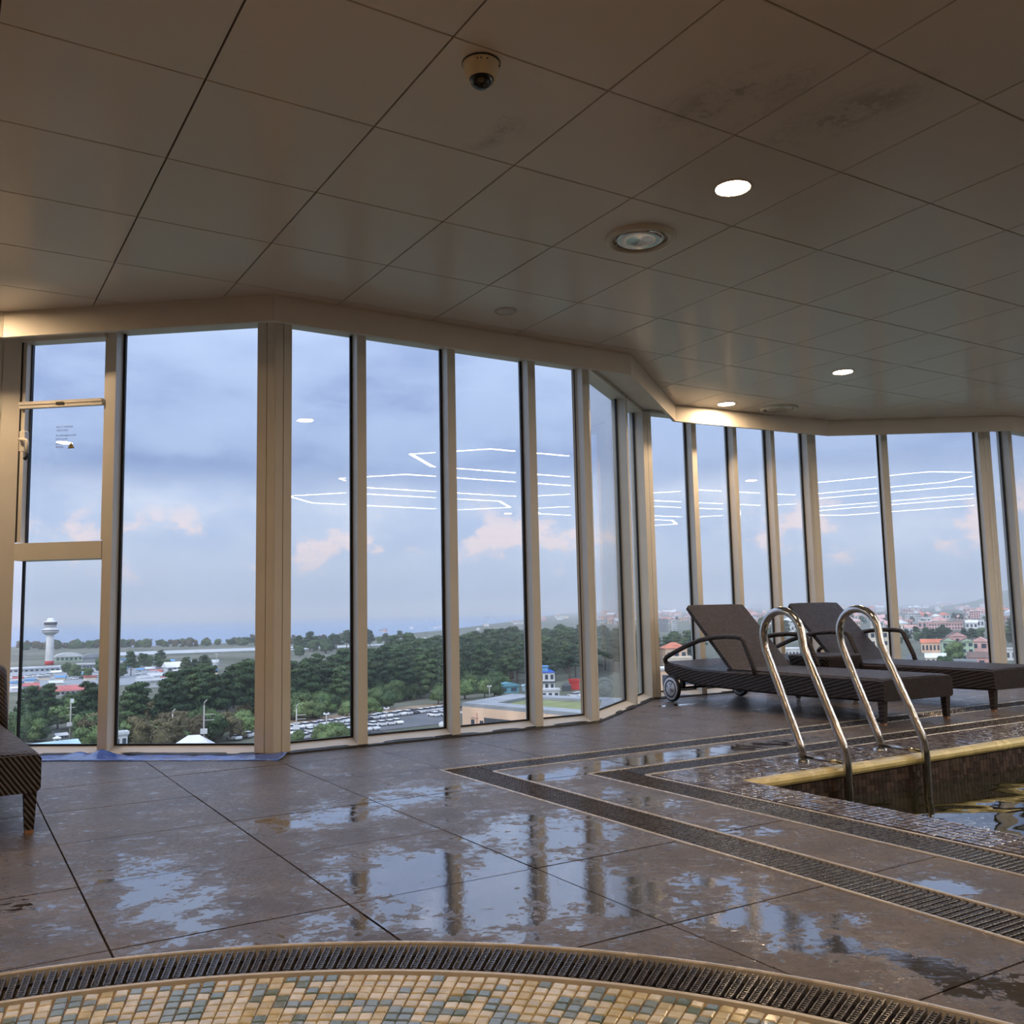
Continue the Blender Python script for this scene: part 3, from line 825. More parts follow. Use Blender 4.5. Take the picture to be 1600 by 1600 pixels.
# ladder -------------------------------------------------------------
base = sv(3.652, 3.28)
lad = tag(empty('pool_ladder', (base.x, base.y, 0), A31), 'stainless steel pool ladder with two looped handrails', 'ladder')
def rail_path():
    P = [(0, 0.0), (0, .045), (.012, .085)]
    P += [(.012 + (.198) * k / 5, .085 + (.545 - .085) * k / 5) for k in range(1, 6)]
    cx, cz, r = .092, .618, .128
    for k in range(1, 13):
        a = math.radians(-18 + (198 + 0) * k / 13 * 1.0)
        P.append((cx + r * math.cos(a), cz + r * math.sin(a)))
    P += [(-.045, .555)]
    P += [(-.045 + (-.252 + .045) * k / 4, .555 + (.11 - .555) * k / 4) for k in range(1, 5)]
    P += [(-.265, .06), (-.269, .0), (-.269, -.5), (-.262, -.62)]
    return P
RP = rail_path()
for ds in (0, .592):
    MB().tube([(ds, y, z) for y, z in RP], .0205, 16).build('handrail', M['steel'], lad)
    MB().tube([(ds, -.012, .026), (ds, -.255, .026)], .010, 10).build('brace', M['steel'], lad)
    MB().lathe([(.0215, .012), (.034, .009), (.038, .001), (.038, .0)], 20, (ds, 0, .001)).build('flange', M['steel'], lad)
for z in (-.36, -.60):
    MB().box((.296, -.268, z), (.57, .07, .022)).build('tread', M['steel'], lad)

# ================================================================== spa with round drain
spa = tag(empty('whirlpool_rim', (SPA_C.x, SPA_C.y, 0)), 'curved whirlpool rim of cream and teal mosaic tiles in front', 'whirlpool')
mb = MB(); R2 = R_IN
mb.lathe([(0, -.006), (R2 - .01, -.006), (R2 - .01, -.3)], 128, smooth=False)
mb.build('rim_bed', M['spa_grout'], spa)
RP_, AP_ = .0318, .0272
smesh = [MB().bbox((0, 0, -.003), (AP_ - .003, RP_ - .0035, .006), .0022).mesh('mosaic_tile', m) for m in M['spa']]
cand = []
for rI in range(20):
    r = R_IN - .016 - (rI + .5) * RP_
    na = int(2 * PI * (R_IN - .12) / AP_)
    for q in range(na):
        a = 2 * PI * q / na
        p = SPA_C + Vector((math.cos(a), math.sin(a))) * r
        if in_view((p.x, p.y, 0), 120): cand.append((r, a, p))
cand.sort(key=lambda c: -size_px(c[2]))
wts = [5, 4, 4, 3, 4]
for r, a, p in cand[:300]:
    inst('mosaic_tile', rnd.choices(smesh, wts)[0], (p.x - SPA_C.x, p.y - SPA_C.y, rnd.uniform(-.0008, .0008)), (rnd.gauss(0, .03), rnd.gauss(0, .03), a - PI / 2), parent=spa)
mb = MB()
for r, a, p in cand[300:]:
    R = Matrix.Rotation(a - PI / 2, 3, 'Z') @ Matrix.Rotation(rnd.gauss(0, .03), 3, 'X') @ Matrix.Rotation(rnd.gauss(0, .03), 3, 'Y')
    hx, hy = (AP_ - .003) / 2, (RP_ - .0035) / 2; c = Vector((p.x - SPA_C.x, p.y - SPA_C.y, 0))
    vs = [c + R @ Vector((sx * (hx - i), sy * (hy - i), z)) for z, i in ((-.006, 0), (-.0022, 0), (0, .0022)) for sx, sy in ((-1, -1), (1, -1), (1, 1), (-1, 1))]
    mb.add(vs, [(8, 9, 10, 11)] + [(k * 4 + j, k * 4 + (j + 1) % 4, k * 4 + 4 + (j + 1) % 4, k * 4 + 4 + j) for k in range(2) for j in range(4)], rnd.choices(range(5), wts)[0])
mb.build('mosaic_tile_field', M['spa'], spa)['kind'] = 'stuff'

ring = tag(empty('curved_drain_grate', (SPA_C.x, SPA_C.y, 0)), 'curved black drain grate with ladder-shaped bars around the whirlpool', 'drain grate')
MB().lathe([(R_OUT - .001, -.06), (R_OUT - .001, .003), (R_OUT - .010, .004), (R_OUT - .012, .001), (R_OUT - .012, -.06)], 160, smooth=False).build('outer_trim', M['trim_steel'], ring)
MB().lathe([(R_IN + .010, -.06), (R_IN + .010, .001), (R_IN + .006, .003), (R_IN - .006, .003), (R_IN - .008, -.06)], 160, smooth=False).build('inner_trim', M['white_metal'], ring)
MB().lathe([(R_OUT - .008, -.055), (R_IN + .008, -.055), (R_IN + .008, -.06), (R_OUT - .008, -.06), (R_OUT - .008, -.055)], 128, smooth=False).build('trough', M['trough'], ring)
r0, r1 = R_IN + .020, R_OUT - .024; rl = r1 - r0
bar = MB()
for x in (-.0062, .0062): bar.box((x, rl / 2, -.008), (.0026, rl, .018))
for q in range(13): bar.box((0, (q + .5) * rl / 13, -.0085), (.0105, rl / 13 * .45, .013))
bme = bar.mesh('bar', M['grate'])
na = int(2 * PI * 1.835 / .0242)
for q in range(na):
    a = 2 * PI * q / na
    if math.radians(14) < a < math.radians(150):
        inst('bar', bme, (math.cos(a) * r0, math.sin(a) * r0, 0), (0, 0, a - PI / 2), parent=ring)
for f in (.12, .78):
    rr = r0 + rl * f
    MB().lathe([(rr - .0025, -.010), (rr - .0025, -.018), (rr + .0025, -.018), (rr + .0025, -.010), (rr - .0025, -.010)], 160, smooth=False).build('tie_ring', M['grate'], ring)

# ================================================================== loungers
def rsec(x, y0, y1, z0, z1, b=.012):
    """rounded rectangle cross-section in the y-z plane at x"""
    return [(x, y0 + b, z0), (x, y1 - b, z0), (x, y1, z0 + b), (x, y1, z1 - b), (x, y1 - b, z1), (x, y0 + b, z1), (x, y0, z1 - b), (x, y0, z0 + b)]
def make_lounger(label):
    # local: y toward the backrest end, x across, foot end at y = -1.1
    t = tag(empty('sun_lounger'), label, 'sun lounger', 'brown wicker sun loungers')
    W = .335
    secs = []
    for y, w, z0, z1 in ((-1.12, W, .150, .285), (-1.05, W, .145, .292), (-.4, W, .135, .292), (.05, W, .135, .285), (.40, W, .140, .275), (.75, W, .150, .28), (1.05, W, .19, .315), (1.12, W, .23, .325)):
        b = .014
        secs.append([(-w + b, y, z0), (w - b, y, z0), (w, y, z0 + b), (w, y, z1 - b), (w - b, y, z1), (-w + b, y, z1), (-w, y, z1 - b), (-w, y, z0 + b)])
    MB().extrude(None, secs).build('frame', M['wicker'], t)
    # slightly domed seat mat on the frame
    secs = []
    for y in (-1.10, -1.06, -.6, -.1, .32, .36):
        zc = .292 if abs(y + 1.10) > .01 else .286
        secs.append([(-W + .02, y, zc - .02), (-W + .02, y, zc + .002), (-.15, y, zc + .007), (.15, y, zc + .007), (W - .02, y, zc + .002), (W - .02, y, zc - .02)])
    MB().extrude(None, secs).build('seat', M['wicker'], t)
    # backrest
    hy, hz, L, an = .345, .285, .70, math.radians(43.5)
    ax, nx = Vector((0, math.cos(an), math.sin(an))), Vector((0, -math.sin(an), math.cos(an)))
    bw = .305
    secs = []
    for d, w in ((-.03, bw), (0, bw), (.3, bw), (.64, bw), (.69, bw - .004), (.70, bw - .016)):
        th = .032
        o_ = Vector((0, hy, hz)) + ax * d
        secs.append([o_ + Vector((sx * w, 0, 0)) + nx * h for sx, h in ((-1, 0), (-1, th), (-.6, th + .004), (.6, th + .004), (1, th), (1, 0))])
    MB().extrude(None, secs).build('backrest', M['wicker'], t)
    st = Vector((0, hy, hz)) + ax * .40
    MB().tube([Vector((0, hy, hz)) + ax * .26, (0, .66, .272)], .012, 8).build('back_strut', M['black'], t)
    for sx in (-1, 1):
        X = sx * (W - .006)
        pts = [(X, 1.105, .31), (X, 1.112, .345), (X, 1.09, .362), (X, .98, .405), (X, .82, .462), (X, .66, .508), (X, .50, .533), (X, .36, .543), (X, .22, .541), (X, .165, .532), (X, .145, .51), (X, .10, .42), (X, .06, .34), (X, .035, .26)]
        MB().tube(pts, .019, 10).build('armrest', M['wicker'], t)
        leg = MB()
        cx, cy = sx * (W - .045), -1.075
        leg.extrude(None, [[(cx + sx * -.008, cy - .028, .16), (cx + sx * .036, cy - .028, .16), (cx + sx * .036, cy + .018, .16), (cx + sx * -.008, cy + .018, .16)],
                           [(cx + sx * .000, cy - .021, .014), (cx + sx * .030, cy - .021, .014), (cx + sx * .030, cy + .012, .014), (cx + sx * .000, cy + .012, .014)]])
        lo = leg.build('leg', M['wicker'], t)
        MB().box((cx + sx * .015, cy - .0045, .007), (.028, .031, .014)).build('foot_cap', M['foot'], lo)
        wx = sx * (W + .035)
        whl = MB(); prof = [(.060, -.016), (.098, -.016), (.106, -.010), (.108, 0), (.106, .010), (.098, .016), (.060, .016)]
        R = Matrix.Rotation(PI / 2, 3, 'Y')
        def turned(prof, cx_, n=28):
            m_ = MB().lathe(prof, n); m_.v = [tuple(R @ Vector(v) + Vector((cx_, .985, .108))) for v in m_.v]; return m_
        wl = turned(prof, wx).build('wheel', M['tyre'], t)
        turned([(0, -.018), (.010, -.018), (.012, -.0145), (.092, -.0165), (.096, -.013), (.096, .013), (.092, .0165), (.012, .0145), (.010, .018), (0, .018)], wx).build('hubcap', M['hub'], wl)
    MB().tube([(-W - .03, .985, .108), (W + .03, .985, .108)], .010, 8).build('axle', M['black'], t)
    MB().box((-W + .08, .985, .15), (.03, .04, .10)).box((W - .08, .985, .15), (.03, .04, .10)).build('axle_bracket', M['black'], t)
    return t
la = math.radians(28.5)
lc = Vector((2.09, 7.10)); lex, ley = Vector((math.cos(la), math.sin(la))), Vector((-math.sin(la), math.cos(la)))
lg = make_lounger('brown wicker sun lounger with silver wheels directly behind the pool ladder')
lg.location = (lc.x, lc.y, 0); lg.rotation_euler = (0, 0, la)
l2 = copy_tree(lg); q = lc + lex * 1.20 + ley * .06; l2.location = (q.x, q.y, 0); l2['label'] = 'brown wicker sun lounger furthest right beyond the small wicker table'
ang3 = math.radians(34.6); l3 = copy_tree(lg); e3 = Vector((math.cos(ang3), math.sin(ang3))); f3 = Vector((-e3.y, e3.x))
q = Vector((-1.80, 3.49)) - e3 * .30 + f3 * 1.085
l3.location = (q.x, q.y, 0); l3.rotation_euler = (0, 0, ang3); l3['label'] = 'brown wicker sun lounger cut off at the left edge by the window'

tp = lc + lex * .61 + ley * .24
tb = tag(empty('side_table', (tp.x, tp.y, 0), la), 'low square brown wicker side table between the two loungers', 'table')
secs = []
for z, h in ((.235, .185), (.245, .192), (.345, .212), (.365, .212), (.375, .200)):
    b = .03; secs.append([(-h + b, -h, z), (h - b, -h, z), (h, -h + b, z), (h, h - b, z), (h - b, h, z), (-h + b, h, z), (-h, h - b, z), (-h, -h + b, z)])
MB().extrude(None, secs).build('top', M['wicker'], tb)
for sx in (-1, 1):
    for sy in (-1, 1):
        lo = MB().extrude(None, [[(sx * .15 + a * .020, sy * .15 + b * .020, .24) for a, b in ((-1, -1), (1, -1), (1, 1), (-1, 1))], [(sx * .155 + a * .014, sy * .155 + b * .014, .02) for a, b in ((-1, -1), (1, -1), (1, 1), (-1, 1))]]).build('leg', M['wicker'], tb)
        MB().lathe([(0, 0), (.013, 0), (.015, .004), (.015, .02), (0, .02)], 12, (sx * .155, sy * .155, 0)).build('foot_cap', M['steel'], lo)

# blue plastic sheet tucked along the foot of the left windows ---------------
dW = (WALL[2] - WALL[1]).normalized(); nW = Vector((-dW.y, dW.x)); A = WALL[1]
mb = MB(); nx, ny = 120, 8; vs = []; fs = []
x0, x1 = -.02, 1.70
for j in range(ny + 1):
    for i in range(nx + 1):
        x = x0 + (x1 - x0) * i / nx; d = -.022 - .150 * (1 - j / ny) - .015 * noise.noise(Vector((x * 2.2, 1.3, 0)))
        d -= .012 * noise.noise(Vector((x * 6, j * .2, 2)))
        z = .003 + .007 * (1 + noise.noise(Vector((x * 8, j * .5, 0)))) * (j / ny) ** .5
        b = math.exp(-((x - .60) / .055) ** 2); z += b * .036 * (j / ny) ** 1.5; d -= b * .02 * (j / ny)
        b2 = math.exp(-((x - .46) / .06) ** 2); z += b2 * .018 * (j / ny)
        if x > 1.45: z += .016 * (x - 1.45) / .25 * (j / ny)
        p = A + dW * x + nW * d; vs.append((p.x, p.y, z))
for j in range(ny):
    for i in range(nx):
        a = j * (nx + 1) + i; fs.append((a, a + 1, a + nx + 2, a + nx + 1))
n0 = len(vs); vs += [(x, y, max(.0004, z - .002)) for x, y, z in vs]
fs += [tuple(n0 + i for i in reversed(f)) for f in list(fs)]
edge = [i for i in range(nx + 1)] + [(j + 1) * (nx + 1) - 1 for j in range(1, ny + 1)] + [ny * (nx + 1) + i for i in range(nx - 1, -1, -1)] + [j * (nx + 1) for j in range(ny - 1, 0, -1)]
fs += [(edge[(k + 1) % len(edge)], edge[k], n0 + edge[k], n0 + edge[(k + 1) % len(edge)]) for k in range(len(edge))]
mb.add(vs, fs, 0, True)
o = mb.build('plastic_sheet', M['tarp']); tag(o, 'crumpled blue plastic sheet lying along the foot of the left windows', 'tarp')

# ================================================================== the view outside
X = {}
def em(name, c, r=.8, sc=.15, amt=.15, spec=.3): X[name] = mat('out_' + name, lin(*c), r, spec=spec, fn=var(sc, amt, coord='World')); return X[name]
for n, c in (('white', (226, 226, 226)), ('pale', (206, 208, 210)), ('grey', (150, 154, 158)), ('dark', (74, 78, 84)), ('cream', (228, 214, 192)), ('peach', (232, 196, 166)), ('pink', (222, 178, 172)), ('rose', (206, 158, 150)),
             ('orange', (206, 124, 96)), ('red', (200, 50, 44)), ('redroof', (190, 112, 108)), ('green', (176, 196, 170)), ('blueroof', (44, 84, 170)), ('sky', (110, 160, 205)), ('paleblue', (176, 204, 222)), ('asphalt', (96, 98, 102)), ('brownroof', (120, 100, 92)), ('runway', (186, 188, 190)), ('yellow', (214, 200, 150)), ('teal', (104, 158, 172)), ('dry', (150, 128, 104)), ('lawn', (128, 134, 84)), ('trunk', (104, 82, 66)), ('pole', (186, 182, 176)), ('carglass', (40, 46, 56)), ('pane', (62, 72, 86))): em(n, c)
def land_fn(t, p):
    n = t.tex('Noise', .012, 6, 'World', .6); k = t.tex('Noise', .06, 4, 'World', .6)
    c = t.mix(t.ramp(n.outputs['Fac'], .35, .65), lin(78, 84, 66), lin(116, 116, 102))
    t.set(p.inputs['Base Color'], t.mix(t.ramp(k.outputs['Fac'], .5, .7, 0, .6), c, lin(126, 122, 108)))
X['land'] = mat('out_land', lin(100, 110, 80), .9, spec=.2, fn=land_fn)
def sea_fn(t, p):
    n = t.tex('Noise', .02, 6, 'World', .6); t.set(p.inputs['Normal'], t.bump(n.outputs['Fac'], .4, 6.0))
X['sea'] = mat('out_sea', lin(118, 142, 172), .35, spec=.5, fn=sea_fn)
def leaf(name, a, b):
    def fn(t, p):
        oi = t.new('ShaderNodeObjectInfo'); n = t.tex('Noise', .35, 3, 'Object')
        f = t.math('ADD', t.math('MULTIPLY', oi.outputs['Random'], .6), t.math('MULTIPLY', n.outputs['Fac'], .5))
        t.set(p.inputs['Base Color'], t.mix(t.ramp(f, .2, .9), lin(*a), lin(*b)))
    X[name] = mat('out_' + name, lin(*a), .75, spec=.25, fn=fn)
leaf('pine', (46, 66, 40), (78, 98, 60)); leaf('broad', (62, 84, 50), (98, 118, 72)); leaf('rust', (88, 80, 58), (112, 106, 76)); leaf('lime', (88, 114, 62), (114, 134, 84))

def yh(x): return 955.6 - .0214 * (x - 800)
# land and sea
coast = [(-700, 1024), (-100, 1013), (0, 1011), (200, 1011), (400, 1003), (560, 997), (700, 984), (800, 971), (850, 963), (880, 958.5), (930, 955.2)]
cp = [ground(*q) for q in coast]
mb = MB(); mb.prism([(p.x, p.y) for p in cp] + [(40000, 40000), (40000, -150), (-2500, -150)], GZ - 8, GZ)
o = mb.build('terrain', X['land']); o['kind'] = 'structure'
mb = MB(); mb.prism([(-45000, 500), (-45000, 52000), (52000, 52000), (20000, 500)], GZ - 9, GZ - 2.5)
o = mb.build('sea', X['sea']); tag(o, 'calm blue sea out to the horizon', 'sea', kind='stuff')

def patch(name, pts, m, label, h=.15, z=GZ):
    ps = [ground(*q, z) for q in pts]; c = sum(ps, Vector()) / len(ps)
    o = MB().prism([(p.x - c.x, p.y - c.y) for p in ps], 0, h).build(name, m, None, (c.x, c.y, z)); o['kind'] = 'structure'; o['label'] = label
patch('runway', [(150, 1026), (470, 1014), (470, 1010), (150, 1021)], X['runway'], 'pale runway strip beside the sea', .3)
patch('runway', [(440, 1017), (700, 1003), (700, 1001), (440, 1014)], X['runway'], 'pale taxiway strip right of the runway', .3)
patch('road', [(160, 1045), (330, 1034), (330, 1030), (160, 1040)], X['asphalt'], 'grey airport road behind the forest', .2)
patch('car_park', [(440, 1168), (440, 1138), (560, 1122), (720, 1104), (720, 1128), (600, 1142)], X['asphalt'], 'asphalt car park full of white cars', .2)
patch('verge', [(440, 1138), (545, 1126), (575, 1120), (700, 1103), (700, 1098), (560, 1112), (440, 1128)], X['dry'], 'dry grass verge behind the car park', .1)
patch('car_park', [(-40, 1056), (150, 1043), (335, 1036), (335, 1058), (150, 1075), (-40, 1085)], X['grey'], 'grey airport car park in the middle distance', .2)
patch('road', [(1390, 1075), (1460, 1075), (1432, 1022), (1420, 1022)], X['asphalt'], 'street running into the town', .2)
patch('yard', [(278, 1185), (330, 1185), (325, 1150), (285, 1150)], X['dark'], 'dark asphalt yard among the trees', .2)

def facing(p): return -math.atan2(p.x, p.y)
BLD = []
def free(x, y, wpx, z=GZ):
    p = ground(x, y); r = wpx * p.xy.length / FPX * .75
    return all((p - q).length > r + r2 for q, r2 in BLD)
def building(name, label, cat, pxc, yb, wpx, hpx, depth=1.0, turn=0.0, wall='cream', roof='flat', rm='grey', rows=0, cols=0, wmat='pane', side=0, group=None, zoff=0.0, hut=False):
    p = ground(pxc, yb, GZ + zoff); d = p.xy.length; k = d / FPX
    w, h = wpx * k, hpx * k; dp = w * depth; BLD.append((p, w * .75))
    t = tag(empty(name, p, facing(p) + turn), label, cat, group)
    MB().box((0, dp / 2, h / 2), (w, dp, h)).build('wall', X[wall], t)
    e = .25 + .02 * w; R = MB()
    if roof == 'flat':
        R.box((0, dp / 2, h + .2), (w + e, dp + e, .4))
        for s_ in (-1, 1): R.box((s_ * (w + e) / 2, dp / 2, h + .6), (.3, dp + e + .3, .6)).box((0, dp / 2 + s_ * (dp + e) / 2, h + .6), (w + e - .3, .3, .6))
    elif roof == 'gable':       # ridge runs away from the viewer, gable to the front
        rh = w * .28
        for y0, y1 in ((-e, dp + e),):
            R.add([(-w / 2 - e, y0, h), (w / 2 + e, y0, h), (0, y0, h + rh), (-w / 2 - e, y1, h), (w / 2 + e, y1, h), (0, y1, h + rh)], [(0, 1, 2), (5, 4, 3), (0, 3, 4, 1), (1, 4, 5, 2), (2, 5, 3, 0)])
        MB().add([(-w / 2, -e - .05, h), (w / 2, -e - .05, h), (0, -e - .05, h + rh * .86), (-w / 2, -e + .2, h), (w / 2, -e + .2, h), (0, -e + .2, h + rh * .86)], [(0, 1, 2), (5, 4, 3), (0, 3, 4, 1), (1, 4, 5, 2), (2, 5, 3, 0)]).build('gable', X[wall], t)
    elif roof == 'ridge':       # ridge across the view
        rh = dp * .30
        R.add([(-w / 2 - e, -e, h), (-w / 2 - e, dp + e, h), (-w / 2 - e, dp / 2, h + rh), (w / 2 + e, -e, h), (w / 2 + e, dp + e, h), (w / 2 + e, dp / 2, h + rh)], [(0, 2, 1), (3, 4, 5), (0, 1, 4, 3), (1, 2, 5, 4), (2, 0, 3, 5)])
    elif roof == 'hip':
        rh = min(w, dp) * .32
        R.add([(-w / 2 - e, -e, h), (w / 2 + e, -e, h), (w / 2 + e, dp + e, h), (-w / 2 - e, dp + e, h), (-w * .12, dp / 2, h + rh), (w * .12, dp / 2, h + rh)], [(3, 2, 1, 0), (0, 1, 5, 4), (1, 2, 5), (2, 3, 4, 5), (3, 0, 4)])
    elif roof == 'arch':
        n = 10; vs = []
        for y in (-e, dp + e):
            vs += [(-(w / 2 + e) * math.cos(PI * q / n), y, h + w * .16 * math.sin(PI * q / n)) for q in range(n + 1)]
        R.add(vs, [tuple(range(n, -1, -1)), tuple(range(n + 1, 2 * n + 2))] + [(q, q + 1, n + 2 + q, n + 1 + q) for q in range(n)] + [(0, n + 1, 2 * n + 1, n)])
    R.build('roof', X[rm], t)
    if hut: MB().box((w * .15, dp * .5, h + 1.9), (w * .3, dp * .3, 3)).box((w * .15, dp * .5, h + 3.5), (w * .34, dp * .34, .2)).build('roof_hut', X[wall], t)
    if rows:
        me = MB().box((0, 0, 0), (w / cols * .55, .16, h / rows * .5)).mesh('window', X[wmat])
        for i in range(cols):
            for j in range(rows): inst('window', me, (-w / 2 + (i + .5) * w / cols, -.06, (j + .52) * h / rows), parent=t)
    if side:
        me = MB().box((0, 0, 0), (.16, dp / side * .5, h / max(rows, 1) * .5)).mesh('window', X[wmat])
        for i in range(side):
            for j in range(max(rows, 1)):
                for s_ in (-1, 1): inst('window', me, (s_ * (w / 2 + .06), (i + .5) * dp / side, (j + .52) * h / max(rows, 1)), parent=t)
    return t

# control tower --------------------------------------------------------------
p = ground(77, 1039); k = p.xy.length / FPX
tw = tag(empty('control_tower', p), 'white airport control tower with stacked round decks and red base', 'tower')
def ringp(*a): return [(r * k, z * k * .93) for r, z in a]
MB().lathe(ringp((0, 0), (5.6, 0), (5.6, 6), (0, 6)), 24).build('base', X['red'], tw)
MB().lathe(ringp((5.5, 6), (5.0, 30), (4.9, 46), (0, 46)), 24).build('shaft', X['white'], tw)
MB().lathe(ringp((4.9, 44), (10, 47.5), (11.2, 49), (11.2, 50), (0, 50)), 28).build('lower_deck', X['pale'], tw)
MB().lathe(ringp((10.8, 50), (10.8, 51.6), (0, 51.6)), 28).build('lower_glazing', X['dark'], tw)
MB().lathe(ringp((11.4, 51.6), (11.0, 52.6), (7.4, 53.2), (7.4, 59.5), (0, 59.5)), 28).build('middle_drum', X['white'], tw)
MB().lathe(ringp((8.2, 56.6), (8.2, 57.4), (7.4, 57.4)), 28).build('middle_band', X['grey'], tw)
MB().lathe(ringp((8.6, 59.5), (8.6, 60.4), (8.0, 60.6), (8.6, 63.2), (0, 63.2)), 28).build('cab_glazing', X['dark'], tw)
MB().lathe(ringp((9.0, 63.2), (8.8, 64.4), (5.0, 64.9), (4.6, 68.0), (3.2, 69.2), (0, 69.6)), 28).build('cab_roof', X['white'], tw)
MB().tube([(0, 0, 64 * k), (0, 0, 69 * k)], .25 * k, 6).build('mast', X['pole'], tw)

building('airport_hangar', 'long low hangar with curved pale roof right of the control tower', 'building', 108, 1033, 34, 6, .4, .1, 'green', 'arch', 'pale', 1, 6)
building('airport_hangar', 'grey hangar at the left window post behind the forest', 'building', 152, 1034, 38, 6, .4, .05, 'grey', 'arch', 'grey')
building('airport_terminal', 'long pale terminal roof spanning the left window', 'building', 70, 1049, 90, 4, .35, .08, 'pale', 'flat', 'pale', 1, 14)
building('airport_terminal', 'long grey terminal with dark glazing left of the second window', 'building', 150, 1044, 50, 5, .3, -.05, 'grey', 'flat', 'pale', 1, 12)
building('airport_terminal', 'low white concourse with slanting roof above the forest edge', 'building', 296, 1048, 62, 6, .4, .28, 'pale', 'ridge', 'white', 1, 9)
building('airport_terminal', 'white concourse behind the parked cars in second window', 'building', 215, 1040, 50, 5, .4, .2, 'white', 'flat', 'pale', 1, 9)
building('market_hall', 'long low building with faded red roof above the left trees', 'building', 110, 1086, 52, 6, .45, .22, 'white', 'ridge', 'redroof', 1, 8)
building('shed', 'small white flat building right of the red roof', 'building', 142, 1090, 18, 6, .6, .1, 'yellow', 'flat', 'white', 1, 3)
building('shed', 'grey flat roofed hall just behind the first pines', 'building', 243, 1074, 46, 8, .9, .1, 'pale', 'flat', 'pale')
building('office_block', 'long white building above the forest in third window', 'building', 648, 1010, 40, 11, .4, .15, 'white', 'flat', 'white', 2, 10)
building('office_block', 'blue and white annex beside the long white building', 'building', 687, 1008, 24, 8, .4, .15, 'paleblue', 'flat', 'white', 1, 7)
for i in range(90):
    x = rnd.uniform(5, 330); y = rnd.uniform(1046, 1082) if x < 175 else rnd.uniform(1036, 1066)
    wd_ = rnd.uniform(8, 20)
    if not free(x, y, wd_): continue
    building('airport_shed', 'small pale service building among the airport car parks', 'building', x, y, wd_, rnd.uniform(2.5, 5), .7, rnd.uniform(-.4, .4), rnd.choice(['white', 'pale', 'grey', 'cream']), rnd.choice(['flat', 'ridge']), rnd.choice(['white', 'pale', 'grey', 'sky', 'redroof']), group='small airport service buildings')

# near roofs under the left windows
building('greenhouse', 'pale blue sheet-metal roof under the left window', 'building', 88, 1196, 62, 22, .5, .35, 'paleblue', 'ridge', 'paleblue')
building('hut', 'small white hut with a pointed roof below the left pole', 'building', 89, 1163, 8, 8, 1, 0, 'white', 'hip', 'white', 1, 1)
building('shed', 'white shed with open side beside the left pole', 'building', 97, 1154, 14, 4, .8, .3, 'pale', 'ridge', 'white', 1, 3)
building('shed', 'tall white shed wall at the edge of the second window', 'building', 188, 1186, 18, 32, .8, .2, 'white', 'flat', 'pale', 2, 2)
building('pavilion', 'white pyramid roofed pavilion under the second window', 'building', 302, 1198, 66, 20, 1.0, 0, 'pale', 'hip', 'white', 1, 6)
building('pavilion', 'low pale roof beside the white pyramid roof', 'building', 396, 1198, 52, 16, .8, .1, 'pale', 'hip', 'pale', 1, 5)
building('storehouse', 'long low store with dark roof in front of the car park', 'building', 630, 1170, 130, 14, .28, -.30, 'pale', 'flat', 'dark', 1, 12, zoff=0)
building('storehouse', 'white block behind the dark roofed store', 'building', 700, 1146, 24, 10, .8, -.2, 'white', 'flat', 'white', 1, 3)

# the big peach building, roof seen from above
ZR = -19.5
c4 = [ground(*q, ZR) for q in ((722, 1098), (985, 1121), (985, 1091), (800, 1084))]
p0 = c4[0]; pb = tag(empty('peach_hall', (p0.x, p0.y, GZ)), 'large peach hall with flat grey roof and a sunken lawn', 'building')
def loc2(q): return (q.x - p0.x, q.y - p0.y)
foot = [loc2(q) for q in c4]; H = ZR - GZ
MB().prism(foot, 0, H - .8).build('wall', X['peach'], pb)
ctr = sum((Vector(q) for q in foot), Vector((0, 0))) / 4
inner = [tuple(ctr + (Vector(q) - ctr) * .62) for q in foot]
r = MB(); n = 4
vs = [(*q, H - .8) for q in foot] + [(*q, H) for q in foot] + [(*q, H) for q in inner] + [(*q, H - .7) for q in inner]
r.add(vs, [(3, 2, 1, 0)] + [(a * 4 + i, a * 4 + (i + 1) % 4, a * 4 + 4 + (i + 1) % 4, a * 4 + 4 + i) for a in range(3) for i in range(4)])
r.build('roof', X['grey'], pb)
MB().prism([tuple(ctr + (Vector(q) - ctr) * .61) for q in foot], H - .75, H - .66).build('roof_lawn', X['lawn'], pb)
dF = Vector(foot[1]) - Vector(foot[0]); LF = dF.length; dF.normalize(); rzF = math.atan2(dF.y, dF.x); nF = Vector((dF.y, -dF.x))
def onfront(u, z, w, h, m, name, out=.08):
    q = Vector(foot[0]) + dF * u + nF * out; MB().box((0, 0, 0), (w, .16, h)).build(name, X[m], pb, (q.x, q.y, z), (0, 0, rzF))
onfront(LF * .075, H - 4.0, 1.0, 1.1, 'pane', 'window'); onfront(LF * .135, H - 4.1, 1.0, 1.1, 'pane', 'window')
onfront(LF * .29, H - 5.0, LF * .27, 4.4, 'dark', 'gate', .12)
onfront(LF * .105, H - 4.2, .12, 4.6, 'rose', 'downpipe', .14); onfront(LF * .09, H - 3.0, 2.2, .1, 'rose', 'pipe', .14)
onfront(LF * .78, H - 4.0, 1.0, 1.1, 'pane', 'window')

